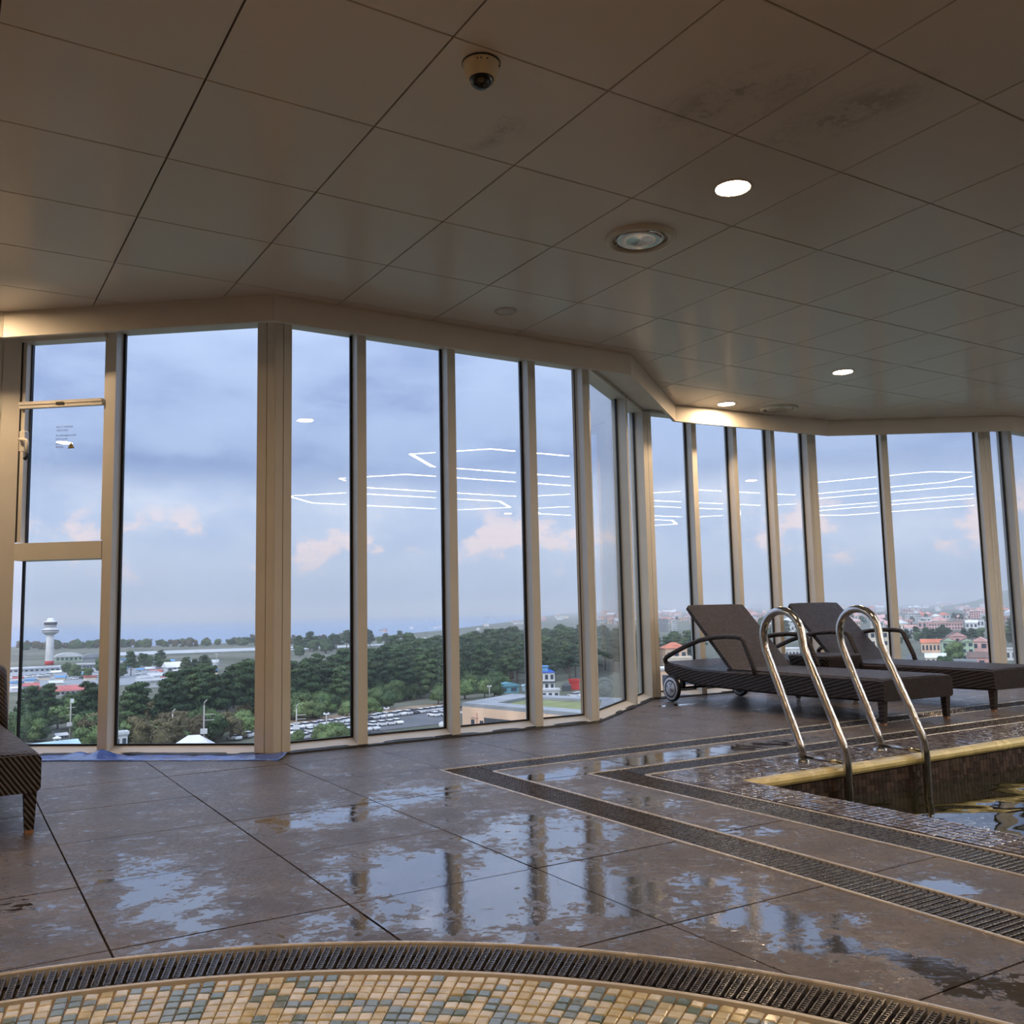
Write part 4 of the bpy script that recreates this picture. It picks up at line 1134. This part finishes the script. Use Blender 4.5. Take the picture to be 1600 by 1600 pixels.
# blue roofed villa and its neighbours
v = building('villa', 'two storey white villa with bright blue hipped roofs', 'building', 846, 1080, 42, 28, .8, .1, 'white', 'hip', 'blueroof', 2, 5, 'pane', 3)
pv = ground(846, 1080); kv = pv.xy.length / FPX
MB().box((0, 8 * kv, 33 * kv), (22 * kv, 14 * kv, 8 * kv)).box((0, 8 * kv, 37.5 * kv), (25 * kv, 17 * kv, 1.2 * kv)).build('upper_storey', X['sky'], v)
MB().box((0, -1.2 * kv, 14 * kv), (46 * kv, 3 * kv, 1.6 * kv)).build('balcony', X['dark'], v)
building('tunnel_shed', 'light blue arched tunnel shed left of the blue roofed villa', 'building', 795, 1083, 34, 10, .8, .4, 'teal', 'arch', 'teal', 1, 2)
building('tunnel_shed', 'small pale blue arched shed beside the villa', 'building', 824, 1080, 13, 8, .8, .2, 'paleblue', 'arch', 'paleblue', 1, 1)
building('white_shed', 'long white flat shed in front of the villa', 'building', 860, 1090, 28, 9, .7, .1, 'white', 'flat', 'pale', 1, 3)
building('cargo_box', 'bright red cargo container right of the villa', 'container', 899, 1078, 13, 12, 1.2, .2, 'red', 'flat', 'red')
building('dark_tent', 'dark pointed shelter between villa and red container', 'tent', 886, 1080, 13, 8, 1, .1, 'dark', 'hip', 'dark')

# the town on the right --------------------------------------------------------
building('villa', 'pink walled villa with terracotta hipped roof by the left post', 'building', 1058, 1040, 34, 26, .8, .35, 'peach', 'hip', 'orange', 1, 3)
building('school', 'cream low building with a row of dark arched windows', 'building', 1063, 1046, 40, 16, .5, .3, 'cream', 'flat', 'cream', 1, 8)
building('warehouse', 'long peach warehouse below the left lounger backrest', 'building', 1075, 1078, 90, 30, .4, .2, 'peach', 'flat', 'white', 1, 3)
building('apartment_block', 'distant grey apartment block rising above the left treeline', 'building', 1037, 988, 14, 20, .7, .2, 'grey', 'flat', 'grey', 6, 5)
building('apartment_block', 'distant pale apartment block beside the grey one', 'building', 1055, 988, 8, 18, .9, .2, 'pale', 'flat', 'pale', 6, 3)
building('assembly_hall', 'white hall with narrow windows between the loungers', 'building', 1247, 1043, 44, 26, .5, .1, 'white', 'flat', 'white', 2, 9)
building('apartment_block', 'cream apartment tower behind the right ladder rail', 'building', 1372, 1050, 36, 58, .7, .35, 'cream', 'flat', 'grey', 5, 4, hut=True)
building('shop_house', 'two storey cream house with long terracotta roof', 'building', 1458, 1020, 29, 14, .6, .05, 'peach', 'ridge', 'orange', 1, 6)
building('workshop', 'white fronted workshop with sloped pale roof', 'building', 1463, 1038, 26, 9, .8, .05, 'cream', 'ridge', 'white', 1, 4)
building('gabled_house', 'pale yellow green gabled house left of the round tree', 'building', 1484, 1030, 18, 25, 1.2, .1, 'green', 'gable', 'brownroof', 2, 2)
building('gabled_house', 'pink gabled house with dark attic window', 'building', 1498, 1026, 24, 28, 1.2, .1, 'pink', 'gable', 'brownroof', 2, 3)
building('gabled_house', 'mint green gabled house right of the round tree', 'building', 1513, 1032, 17, 26, 1.2, .1, 'green', 'gable', 'brownroof', 3, 2)
building('gabled_house', 'pale pink gabled house at the right window post', 'building', 1532, 1030, 22, 24, 1.0, -.1, 'pink', 'gable', 'rose', 2, 2)
building('row_house', 'low pink row house with white dormer on the right', 'building', 1535, 1046, 36, 16, .7, -.1, 'rose', 'ridge', 'brownroof', 1, 3)
building('row_house', 'long cream row house behind the right lounger', 'building', 1502, 1050, 40, 14, .5, 0, 'peach', 'flat', 'grey', 1, 3)
building('row_house', 'white flat house in front of the dark wood', 'building', 1473, 1000, 15, 7, .8, 0, 'white', 'flat', 'pale', 1, 3)
building('row_house', 'pale flat house seen in the last window', 'building', 1590, 1032, 30, 14, .8, 0, 'white', 'flat', 'pale', 1, 4)
building('row_house', 'grey house beyond the last window post', 'building', 1588, 1060, 36, 14, .8, .1, 'pale', 'flat', 'pale', 1, 4)
building('apartment_block', 'tall pink and white tower block on the skyline', 'building', 1528, 974, 16, 17, .8, .15, 'pink', 'flat', 'white', 6, 5, hut=True)
building('apartment_block', 'slim white tower block next to the pink skyline tower', 'building', 1538, 974, 8, 12, .9, .1, 'white', 'flat', 'white', 5, 3)
building('apartment_block', 'pale stepped apartment block on the skyline', 'building', 1430, 974, 15, 14, .8, .1, 'pale', 'flat', 'pale', 5, 5, hut=True)
building('apartment_block', 'smaller pale block left of the stepped one', 'building', 1420, 973, 8, 10, .8, .1, 'white', 'flat', 'white', 4, 3)
building('apartment_block', 'long pink terrace of flats below the skyline', 'building', 1478, 984, 44, 9, .3, .12, 'pink', 'flat', 'rose', 2, 12)
building('corner_house', 'white house with a blue sign beside the street', 'building', 1424, 993, 16, 11, .8, .1, 'white', 'ridge', 'rose', 1, 3)
n_town = 0
for i in range(420):
    x = rnd.uniform(940, 1720); q = rnd.random() ** 1.7
    y = yh(x) + 4.5 + q * 40
    if x < 1200 and y > yh(x) + 26: y = yh(x) + 8 + rnd.random() * 16
    if n_town >= 285: break
    sc = (y - yh(x)) / 30; wd_ = rnd.uniform(9, 20) * (.35 + .65 * sc)
    if not free(x, y, wd_): continue
    n_town += 1
    building('town_house', 'one of the small pale pink and white houses of the distant town', 'building', x, y, wd_, rnd.uniform(5, 9) * (.45 + .55 * sc) , .8, rnd.uniform(-.5, .5), rnd.choice(['white', 'cream', 'pink', 'pale', 'rose', 'peach', 'white', 'pink']), rnd.choice(['flat', 'flat', 'hip', 'ridge']), rnd.choice(['rose', 'pink', 'grey', 'white', 'orange', 'pale']), 1 if sc > .5 else 0, 3, group='small houses of the distant town')
for i in range(30):
    x = rnd.uniform(560, 940); y = yh(x) + rnd.uniform(22, 34) * max(.4, 1 - max(0, x - 700) / 330)
    building('coast_house', 'one of the tiny pale houses along the far shore', 'building', x, y, rnd.uniform(5, 11), rnd.uniform(2.5, 4.5), .8, rnd.uniform(-.4, .4), rnd.choice(['white', 'pale', 'cream', 'pink']), rnd.choice(['flat', 'hip']), rnd.choice(['grey', 'rose', 'pale']), group='tiny houses along the far shore')
# far hill at the right edge
hp = ground(1625, 953); hp.z = 0; hp = hp.normalized() * 6000; hp.z = GZ
mb = MB(); n = 24; vs, fs = [(0, 0, 118)], []
for rr, zz in ((60, 110), (150, 78), (260, 35), (420, 0)):
    vs += [(rr * math.cos(2 * PI * j / n) * 1.3, rr * math.sin(2 * PI * j / n), zz * (1 + .25 * noise.noise(Vector((j * .5, rr * .01, 1))))) for j in range(n)]
fs = [(0, 1 + j, 1 + (j + 1) % n) for j in range(n)] + [(1 + kk * n + j, 1 + kk * n + (j + 1) % n, 1 + (kk + 1) * n + (j + 1) % n, 1 + (kk + 1) * n + j) for kk in range(3) for j in range(n)]
mb.add(vs, fs, 0, True); o = mb.build('hill', X['pine'], None, hp); o['kind'] = 'structure'

# trees ------------------------------------------------------------------------
def crown_mesh(name, blobs, n, size, m, seed, flat=1.0):
    """leafy crown: irregular masses carrying many small leaf blades"""
    R = random.Random(seed); mb = MB()
    for (c, rx, rz) in blobs:
        vs, fs = [], []; nu, nv = 8, 5
        for a in range(nv + 1):
            th = PI * a / nv
            for b in range(nu):
                ph = 2 * PI * b / nu; q = .80 + .12 * R.random()
                vs.append((c[0] + rx * q * math.sin(th) * math.cos(ph), c[1] + rx * q * math.sin(th) * math.sin(ph), c[2] + rz * q * math.cos(th)))
        for a in range(nv):
            for b in range(nu): fs.append((a * nu + b, a * nu + (b + 1) % nu, (a + 1) * nu + (b + 1) % nu, (a + 1) * nu + b))
        mb.add(vs, fs)
    tot = sum(rx * rx for _, rx, _ in blobs)
    for (c, rx, rz) in blobs:
        for _ in range(int(n * rx * rx / tot)):
            u = R.uniform(-.75, 1); ph = R.uniform(0, 2 * PI); s_ = math.sqrt(1 - u * u); q = R.uniform(.85, 1.12)
            nrm = Vector((s_ * math.cos(ph), s_ * math.sin(ph), u)); p = Vector(c) + Vector((nrm.x * rx, nrm.y * rx, nrm.z * rz)) * q
            t1 = (nrm.orthogonal().normalized() + Vector((R.gauss(0, .5), R.gauss(0, .5), R.gauss(0, .5)))).normalized(); t2 = nrm.cross(t1) + nrm * R.gauss(0, .5)
            l, w = size * R.uniform(.7, 1.4), size * R.uniform(.4, .8)
            mb.add([p - t1 * l, p + t2 * w, p + t1 * l, p - t2 * w], [(0, 1, 2, 3)])
    me = bpy.data.meshes.new(name); me.from_pydata(mb.v, [], mb.f); me.materials.append(m); me.update(); return me
def blobs_round(seed, n, R0, h0, h1):
    R = random.Random(seed); out = [((0, 0, (h0 + h1) / 2), R0 * .72, (h1 - h0) * .45)]
    for _ in range(n):
        a = R.uniform(0, 2 * PI); d = R0 * R.uniform(.35, .65); z = R.uniform(h0 + 1, h1 - .8); r = R0 * R.uniform(.32, .48)
        out.append(((d * math.cos(a), d * math.sin(a), z), r, r * .75))
    return out
def blobs_pine(seed, n, R0, h0, h1):
    R = random.Random(seed); out = []
    for q in range(n):
        f = q / (n - 1); z = h0 + (h1 - h0) * f; a = q * 2.4 + R.random(); d = R0 * (.62 * (1 - f * .75)) * R.uniform(.6, 1.1); r = R0 * R.uniform(.36, .5) * (1 - f * .25)
        out.append(((d * math.cos(a), d * math.sin(a), z), r, r * .42))
    return out
PINE = [crown_mesh('crown', blobs_pine(s_, 13, 5.6, 5.2, 12.6), 1500, .42, X['pine'], s_) for s_ in (11, 12, 13, 14)]
BROAD = [crown_mesh('crown', blobs_round(s_, 10, 4.6, 1.2, 8.0), 1300, .38, X['broad'], s_) for s_ in (21, 22, 23)]
RUST = [crown_mesh('crown', blobs_round(s_, 9, 3.6, .6, 9.0), 1100, .36, X['rust'], s_) for s_ in (31, 32)]
LIME = [crown_mesh('crown', blobs_round(s_, 9, 4.2, 1.0, 7.6), 1200, .34, X['lime'], s_) for s_ in (41, 42)]
tm = MB().tube([(0, 0, -.5), (.1, 0, 3), (-.1, .15, 7), (.1, 0, 10.5)], [.34, .27, .2, .08], 7)
TRUNK = tm.mesh('trunk', X['trunk'])
BRANCH = MB().tube([(0, 0, 5.2), (1.2, .3, 6.6), (2.6, .5, 7.4)], [.13, .1, .05], 5).tube([(0, 0, 6.4), (-1.1, -.5, 7.7), (-2.2, -.9, 8.6)], [.12, .09, .05], 5).mesh('branch', X['trunk'])
def tree(pos, kind, sc, label, group, branches=False):
    name = {'pine': 'pine_tree', 'broad': 'leafy_tree', 'rust': 'bronze_tree', 'lime': 'leafy_tree'}[kind]
    me = rnd.choice({'pine': PINE, 'broad': BROAD, 'rust': RUST, 'lime': LIME}[kind])
    t = tag(empty(name, pos, rnd.uniform(0, 6.28)), label, 'tree', group)
    t.scale = (sc * rnd.uniform(.92, 1.1), sc * rnd.uniform(.92, 1.1), sc * rnd.uniform(.9, 1.12))
    inst('crown', me, parent=t)
    tr = inst('trunk', TRUNK, (0, 0, 0), scale=(1, 1, 1 if kind == 'pine' else .62), parent=t)
    if branches and kind == 'pine': inst('branch', BRANCH, parent=tr)
    return t
def interp(tab, x):
    if x <= tab[0][0]: return tab[0][1]
    for (a, b), (c, d) in zip(tab, tab[1:]):
        if x <= c: return b + (d - b) * (x - a) / (c - a)
    return tab[-1][1]
TOPL = [(0, 1092), (40, 1088), (80, 1084), (110, 1092), (150, 1096), (180, 1075), (200, 1064), (225, 1062), (240, 1074), (258, 1070), (275, 1058), (310, 1050), (400, 1044), (455, 1036), (545, 1026), (575, 1020), (620, 1008), (650, 1003), (690, 1003), (720, 1001), (760, 994), (800, 990), (905, 988), (960, 990), (1040, 996), (1075, 994)]
FRONT = [(0, 1152), (60, 1150), (190, 1160), (300, 1150), (400, 1130), (455, 1112), (545, 1108), (575, 1100), (690, 1090), (720, 1082), (800, 1074), (905, 1060), (960, 1050), (1040, 1040), (1075, 1040)]
HT = 12.6
placed = []
for d in [196 + 4.0 * q for q in range(150)]:
    gap = 8.5 + (d - 200) * .014
    step = gap / d * FPX * .95
    x = -40 + rnd.uniform(0, step)
    while x < 1090:
        yb = yh(x) + (CAM_H - GZ) / d * FPX
        ybk = yh(x) + (interp(TOPL, x) - yh(x)) * (CAM_H - GZ) / (CAM_H - GZ - HT)
        if ybk <= yb <= interp(FRONT, x):
            p = ground(x, yb)
            if all((p - b_).length > r_ + 4.5 for b_, r_ in BLD) and all((p - q).length > gap * (.88 + .12 * rnd.random()) for q in placed[-240:]): placed.append(p)
        x += step * rnd.uniform(.5, 1.0)
placed.sort(key=lambda p: p.xy.length)
nF_ = 0
def forest_label(x):
    if x < 175: return 'dark green pine among the trees seen through the leftmost window'
    if x < 420: return 'dark green pine in the forest seen through the wide second window'
    if x < 700: return 'dark green pine in the forest behind the white parked cars'
    return 'dark green pine in the forest behind the peach hall and villa'
stuff_far = []
for p in placed:
    q = px(p); front = q[1] > interp(FRONT, q[0]) - 10
    if nF_ < 300:
        tree(p, 'pine', rnd.uniform(.88, 1.1) * (1.0 + (p.xy.length - 200) * .0006), forest_label(q[0]), 'pines of the forest', True); nF_ += 1
    else: stuff_far.append(p)
if stuff_far:
    src = PINE[0]; V = [v.co.copy() for v in src.vertices]; F = [tuple(f.vertices) for f in src.polygons]; mb = MB()
    for p in stuff_far:
        s_ = rnd.uniform(1.1, 1.35); a = rnd.uniform(0, 6.28); ca, sa = math.cos(a), math.sin(a)
        mb.add([(p.x + s_ * (v.x * ca - v.y * sa), p.y + s_ * (v.x * sa + v.y * ca), GZ + s_ * v.z) for v in V], F)
    me = bpy.data.meshes.new('forest_field'); me.from_pydata(mb.v, [], mb.f); me.materials.append(X['pine']); me.update()
    o = inst('forest_field', me); tag(o, 'far dark pines at the back of the forest', 'trees', kind='stuff')
print('pines', len(placed))

def scatter(n, pts, kinds, sc, label, group, sink=0.0, near=4.2):
    """trees inside a picture-plan polygon on the ground"""
    bb = bbox2(pts); k = 0; tries = 0; mine = []
    while k < n and tries < 4000:
        tries += 1
        x, y = rnd.uniform(bb[0], bb[1]), rnd.uniform(bb[2], bb[3])
        if not in_poly((x, y), pts): continue
        p = ground(x, y)
        s_ = rnd.uniform(*sc)
        if any((p - b_).length < r_ + 3.0 for b_, r_ in BLD): continue
        if any((p - q).length < near * (s_ + r_) * .5 for q, r_ in mine): continue
        mine.append((p, s_)); tree(p - Vector((0, 0, sink * s_)), rnd.choice(kinds), s_, label, group); k += 1
scatter(24, [(10, 1172), (20, 1120), (150, 1112), (165, 1160)], ['broad', 'broad', 'pine', 'lime'], (.7, 1.1), 'round leafy tree in front of the leftmost pines', 'leafy trees on the left', .5, 3.4)
scatter(40, [(185, 1182), (185, 1135), (300, 1140), (400, 1120), (400, 1150), (330, 1165)], ['broad', 'rust', 'lime', 'broad'], (.6, 1.0), 'green or bronze leafy tree in front of the pines in second window', 'leafy trees in the second window', .5, 3.3)
scatter(5, [(200, 1190), (205, 1165), (290, 1165), (285, 1188)], ['rust'], (.7, .9), 'bronze leaved tree just above the sill of second window', 'bronze trees above the sill')
scatter(4, [(130, 1190), (130, 1172), (158, 1172), (158, 1190)], ['rust', 'broad'], (.8, 1.0), 'bronze leaved tree beside the left window mullion', 'bronze trees by the left mullion')
scatter(60, [(445, 1132), (445, 1098), (545, 1092), (690, 1076), (700, 1102), (560, 1118)], ['broad', 'broad', 'lime'], (.6, .95), 'bright green leafy tree between the pines and the parked cars', 'leafy trees behind the car park', .6, 3.1)
scatter(26, [(705, 1094), (705, 1066), (780, 1062), (800, 1080), (790, 1090)], ['broad', 'lime'], (.7, 1.1), 'bright green leafy tree behind the roof of the peach hall', 'leafy trees behind the peach hall', .5, 3.2)
scatter(8, [(455, 1176), (455, 1162), (545, 1154), (545, 1168)], ['broad', 'lime'], (.45, .6), 'low green bush in front of the parked cars', 'bushes below the car park')
scatter(24, [(104, 1060), (104, 1046), (330, 1036), (330, 1056), (180, 1070)], ['pine', 'broad'], (.6, .9), 'small tree among the airport car parks', 'airport trees')
scatter(150, [(-10, 1017), (-10, 1012), (420, 1003), (560, 999), (560, 1003), (420, 1008)], ['broad', 'rust'], (.7, 1.2), 'dark tree in the shelter belt along the shore', 'trees along the shore', 1.6)
scatter(30, [(440, 1020), (545, 1008), (640, 1002), (640, 1006), (545, 1018), (440, 1030)], ['pine', 'broad'], (.9, 1.3), 'tree on the airfield behind the forest', 'airfield trees')
scatter(22, [(1395, 1010), (1445, 996), (1500, 992), (1545, 992), (1545, 1006), (1440, 1012)], ['pine', 'broad'], (.7, 1.0), 'dark round tree in the small wood behind the gabled houses', 'trees of the small town wood')
scatter(10, [(1080, 1010), (1080, 996), (1240, 984), (1240, 1002)], ['pine', 'broad'], (1.0, 1.5), 'dark tree behind the first lounger', 'trees behind the first lounger')
scatter(8, [(1560, 1012), (1560, 996), (1600, 996), (1600, 1014)], ['pine', 'broad'], (1.0, 1.5), 'dark tree in the last window on the right', 'trees in the last window')
scatter(30, [(1000, 985), (1000, 972), (1600, 958), (1600, 978)], ['broad', 'pine'], (.7, 1.1), 'dark tree between the houses of the distant town', 'trees between the town houses')
tree(ground(1492, 1034), 'lime', 1.35, 'round light green tree in front of the gabled houses', None)
scatter(6, [(1470, 1056), (1470, 1044), (1482, 1044), (1482, 1056)], ['broad'], (.6, .8), 'small green tree left of the cream row house', 'small trees by the row house')

# parked cars --------------------------------------------------------------------
def car_meshes():
    def loft(side, w0, w1, name, m):
        n = len(side); vs = [(x, -w0(z), z) for x, z in side] + [(x, w0(z), z) for x, z in side]
        return MB().add(vs, [tuple(range(n)), tuple(range(2 * n - 1, n - 1, -1))] + [(i, n + i, n + (i + 1) % n, (i + 1) % n) for i in range(n)]).mesh(name, m)
    body = [(-2.2, .3), (2.2, .3), (2.25, .6), (2.05, .85), (1.0, .98), (-1.7, 1.0), (-2.2, .92), (-2.25, .5)]
    cab = [(1.05, .95), (.35, 1.42), (-1.25, 1.44), (-1.95, .98)]
    roof = [(.42, 1.40), (.30, 1.47), (-1.22, 1.49), (-1.35, 1.40)]
    f = lambda z: .86 if z < .9 else .84
    b = [loft(body, f, f, 'body', X[m]) for m in ('white', 'pale', 'dark')]
    g = loft(cab, lambda z: .80 - (z - .95) * .28, f, 'window_glass', X['carglass'])
    r_ = [loft(roof, lambda z: .68, f, 'roof', X[m]) for m in ('white', 'pale', 'dark')]
    w = MB().lathe([(0, -.1), (.31, -.1), (.31, .1), (0, .1)], 10); R = Matrix.Rotation(PI / 2, 3, 'X'); w.v = [tuple(R @ Vector(q)) for q in w.v]
    return b, g, r_, w.mesh('wheel', X['dark'])
CB, CG_, CRF, CWL = car_meshes()
def car(p, rz, k, label, group, name='car'):
    t = tag(empty(name, (p.x, p.y, GZ + .15), rz), label, 'car', group)
    inst('body', CB[k], parent=t); g = inst('window_glass', CG_, parent=t); inst('roof', CRF[k], parent=t)
    for sx in (-1.4, 1.4):
        for sy in (-.8, .8): inst('wheel', CWL, (sx, sy, .31), parent=t)
def car_row(a, b, pitch, label, group, dark=.08, off=0.0):
    A_, B_ = ground(*a), ground(*b); d = B_ - A_; L = d.length; d.normalize(); rz = math.atan2(d.y, d.x) + PI / 2
    n = int(L / pitch)
    for i in range(n):
        q_ = A_ + d * (i + .5) * pitch
        if rnd.random() < .04 or any((q_ - b_).length < r_ + 2.4 for b_, r_ in BLD): continue
        k = 2 if rnd.random() < dark else rnd.choice([0, 0, 1])
        lb = label if k < 2 else label.replace('white', 'dark')
        car(A_ + d * (i + .5) * pitch, rz + (PI if rnd.random() < .5 else 0) + rnd.gauss(0, .03), k, lb, group if k < 2 else group + ', dark')
car_row((446, 1142), (716, 1107), 2.55, 'white car in the back row of the car park', 'cars in the back row')
car_row((446, 1150), (632, 1131), 2.55, 'white car in the middle row of the car park', 'cars in the middle row')
car_row((452, 1158), (596, 1140), 2.55, 'white car in the front row of the car park', 'cars in the front row')
car_row((672, 1121), (720, 1116), 2.55, 'white car parked beside the tall mullion above the dark roof', 'cars by the mullion')
for i, (x, y, lb) in enumerate(((365, 1157, 'white car left of two others at the right of second window'), (383, 1153, 'white car in the middle of three at second window'), (401, 1151, 'white car half hidden by the corner post'))):
    car(ground(x, y), 2.5 + .1 * i, 0, lb, 'three cars among the trees')
car_row((848, 1094), (930, 1086), 2.5, 'white car parked in front of the villa', 'cars by the villa')
car_row((862, 1098), (930, 1092), 2.5, 'white car behind the roof edge of the peach hall', 'cars behind the hall')
for (a, b) in (((5, 1062), (170, 1049)), ((10, 1070), (170, 1058)), ((185, 1056), (320, 1048)), ((188, 1048), (300, 1042))):
    car_row(a, b, 4.0, 'white car far off in the airport car park', 'cars at the airport', .15)

# poles and lamps -------------------------------------------------------------------
def pole(x, yb, yt, kind, label):
    p = ground(x, yb); k = p.xy.length / FPX; H_ = (yb - yt) * k
    t = tag(empty('utility_pole' if kind != 'lamp' else 'street_lamp', p, facing(p)), label, 'pole' if kind != 'lamp' else 'lamp')
    MB().tube([(0, 0, 0), (0, 0, H_)], [.20, .14], 8).build('shaft', X['pole'], t)
    if kind == 'power':
        MB().tube([(0, 0, H_), (.05, 0, H_ + .6), (.6, 0, H_ + 1.1)], .12, 6).build('hook', X['pole'], t)
        for f, s_ in ((.80, 1), (.68, 1)): MB().box((s_ * 1.1, 0, H_ * f), (2.2, .14, .16)).build('cross_arm', X['pole'], t)
        MB().box((0, -.25, H_ * .45), (1.5, .5, 1.1)).build('transformer', X['white'], t)
    elif kind == 'twin':
        for f in (.82, .66): MB().box((0, 0, H_ * f), (1.9, .14, .16)).build('cross_arm', X['pole'], t)
        MB().box((.25, -.2, H_ * .97), (.8, .5, .9)).build('transformer', X['white'], t)
        MB().box((-.2, -.2, H_ * .45), (1.2, .5, .9)).build('junction_box', X['white'], t)
    else:
        MB().box((0, 0, H_), (1.6, .3, .3)).box((-.55, 0, H_ + .2), (.5, .4, .3)).box((.55, 0, H_ + .2), (.5, .4, .3)).build('lamp_head', X['white'], t)
pole(109, 1163, 1102, 'twin', 'grey utility pole with boxes in the leftmost window')
pole(318, 1176, 1108, 'power', 'tall utility pole with white box behind the pyramid roof')
pole(269, 1165, 1120, 'power', 'shorter utility pole left of the tall one')
pole(463, 1160, 1110, 'power', 'utility pole by the corner post at the car park')
pole(303, 1160, 1139, 'lamp', 'small lamp post between the two utility poles')
pole(510, 1140, 1117, 'lamp', 'lamp post over the left half of the car park')
pole(604, 1126, 1108, 'lamp', 'lamp post over the right half of the car park')
pole(765, 1092, 1073, 'lamp', 'lamp post behind the peach hall')
pole(338, 1048, 1024, 'lamp', 'distant lamp mast above the forest')
pole(1466, 1000, 972, 'lamp', 'tall thin mast in the town')

# thin sea haze lying over the land, up to about a hundred metres
hz = bpy.data.materials.new('sea_haze'); hz.use_nodes = True; t = NT(hz)
for n in list(t.N): t.N.remove(n)
ho = t.new('ShaderNodeOutputMaterial'); hs = t.new('ShaderNodeVolumeScatter'); hs.inputs['Color'].default_value = (.94, .97, 1, 1); hs.inputs['Density'].default_value = 2.2e-4
t.L.new(hs.outputs[0], ho.inputs['Volume'])
o = MB().box((0, 22060, 30), (60000, 44000, 180)).build('sea_haze', hz); tag(o, 'thin blue haze over the land and sea', 'haze', kind='stuff')
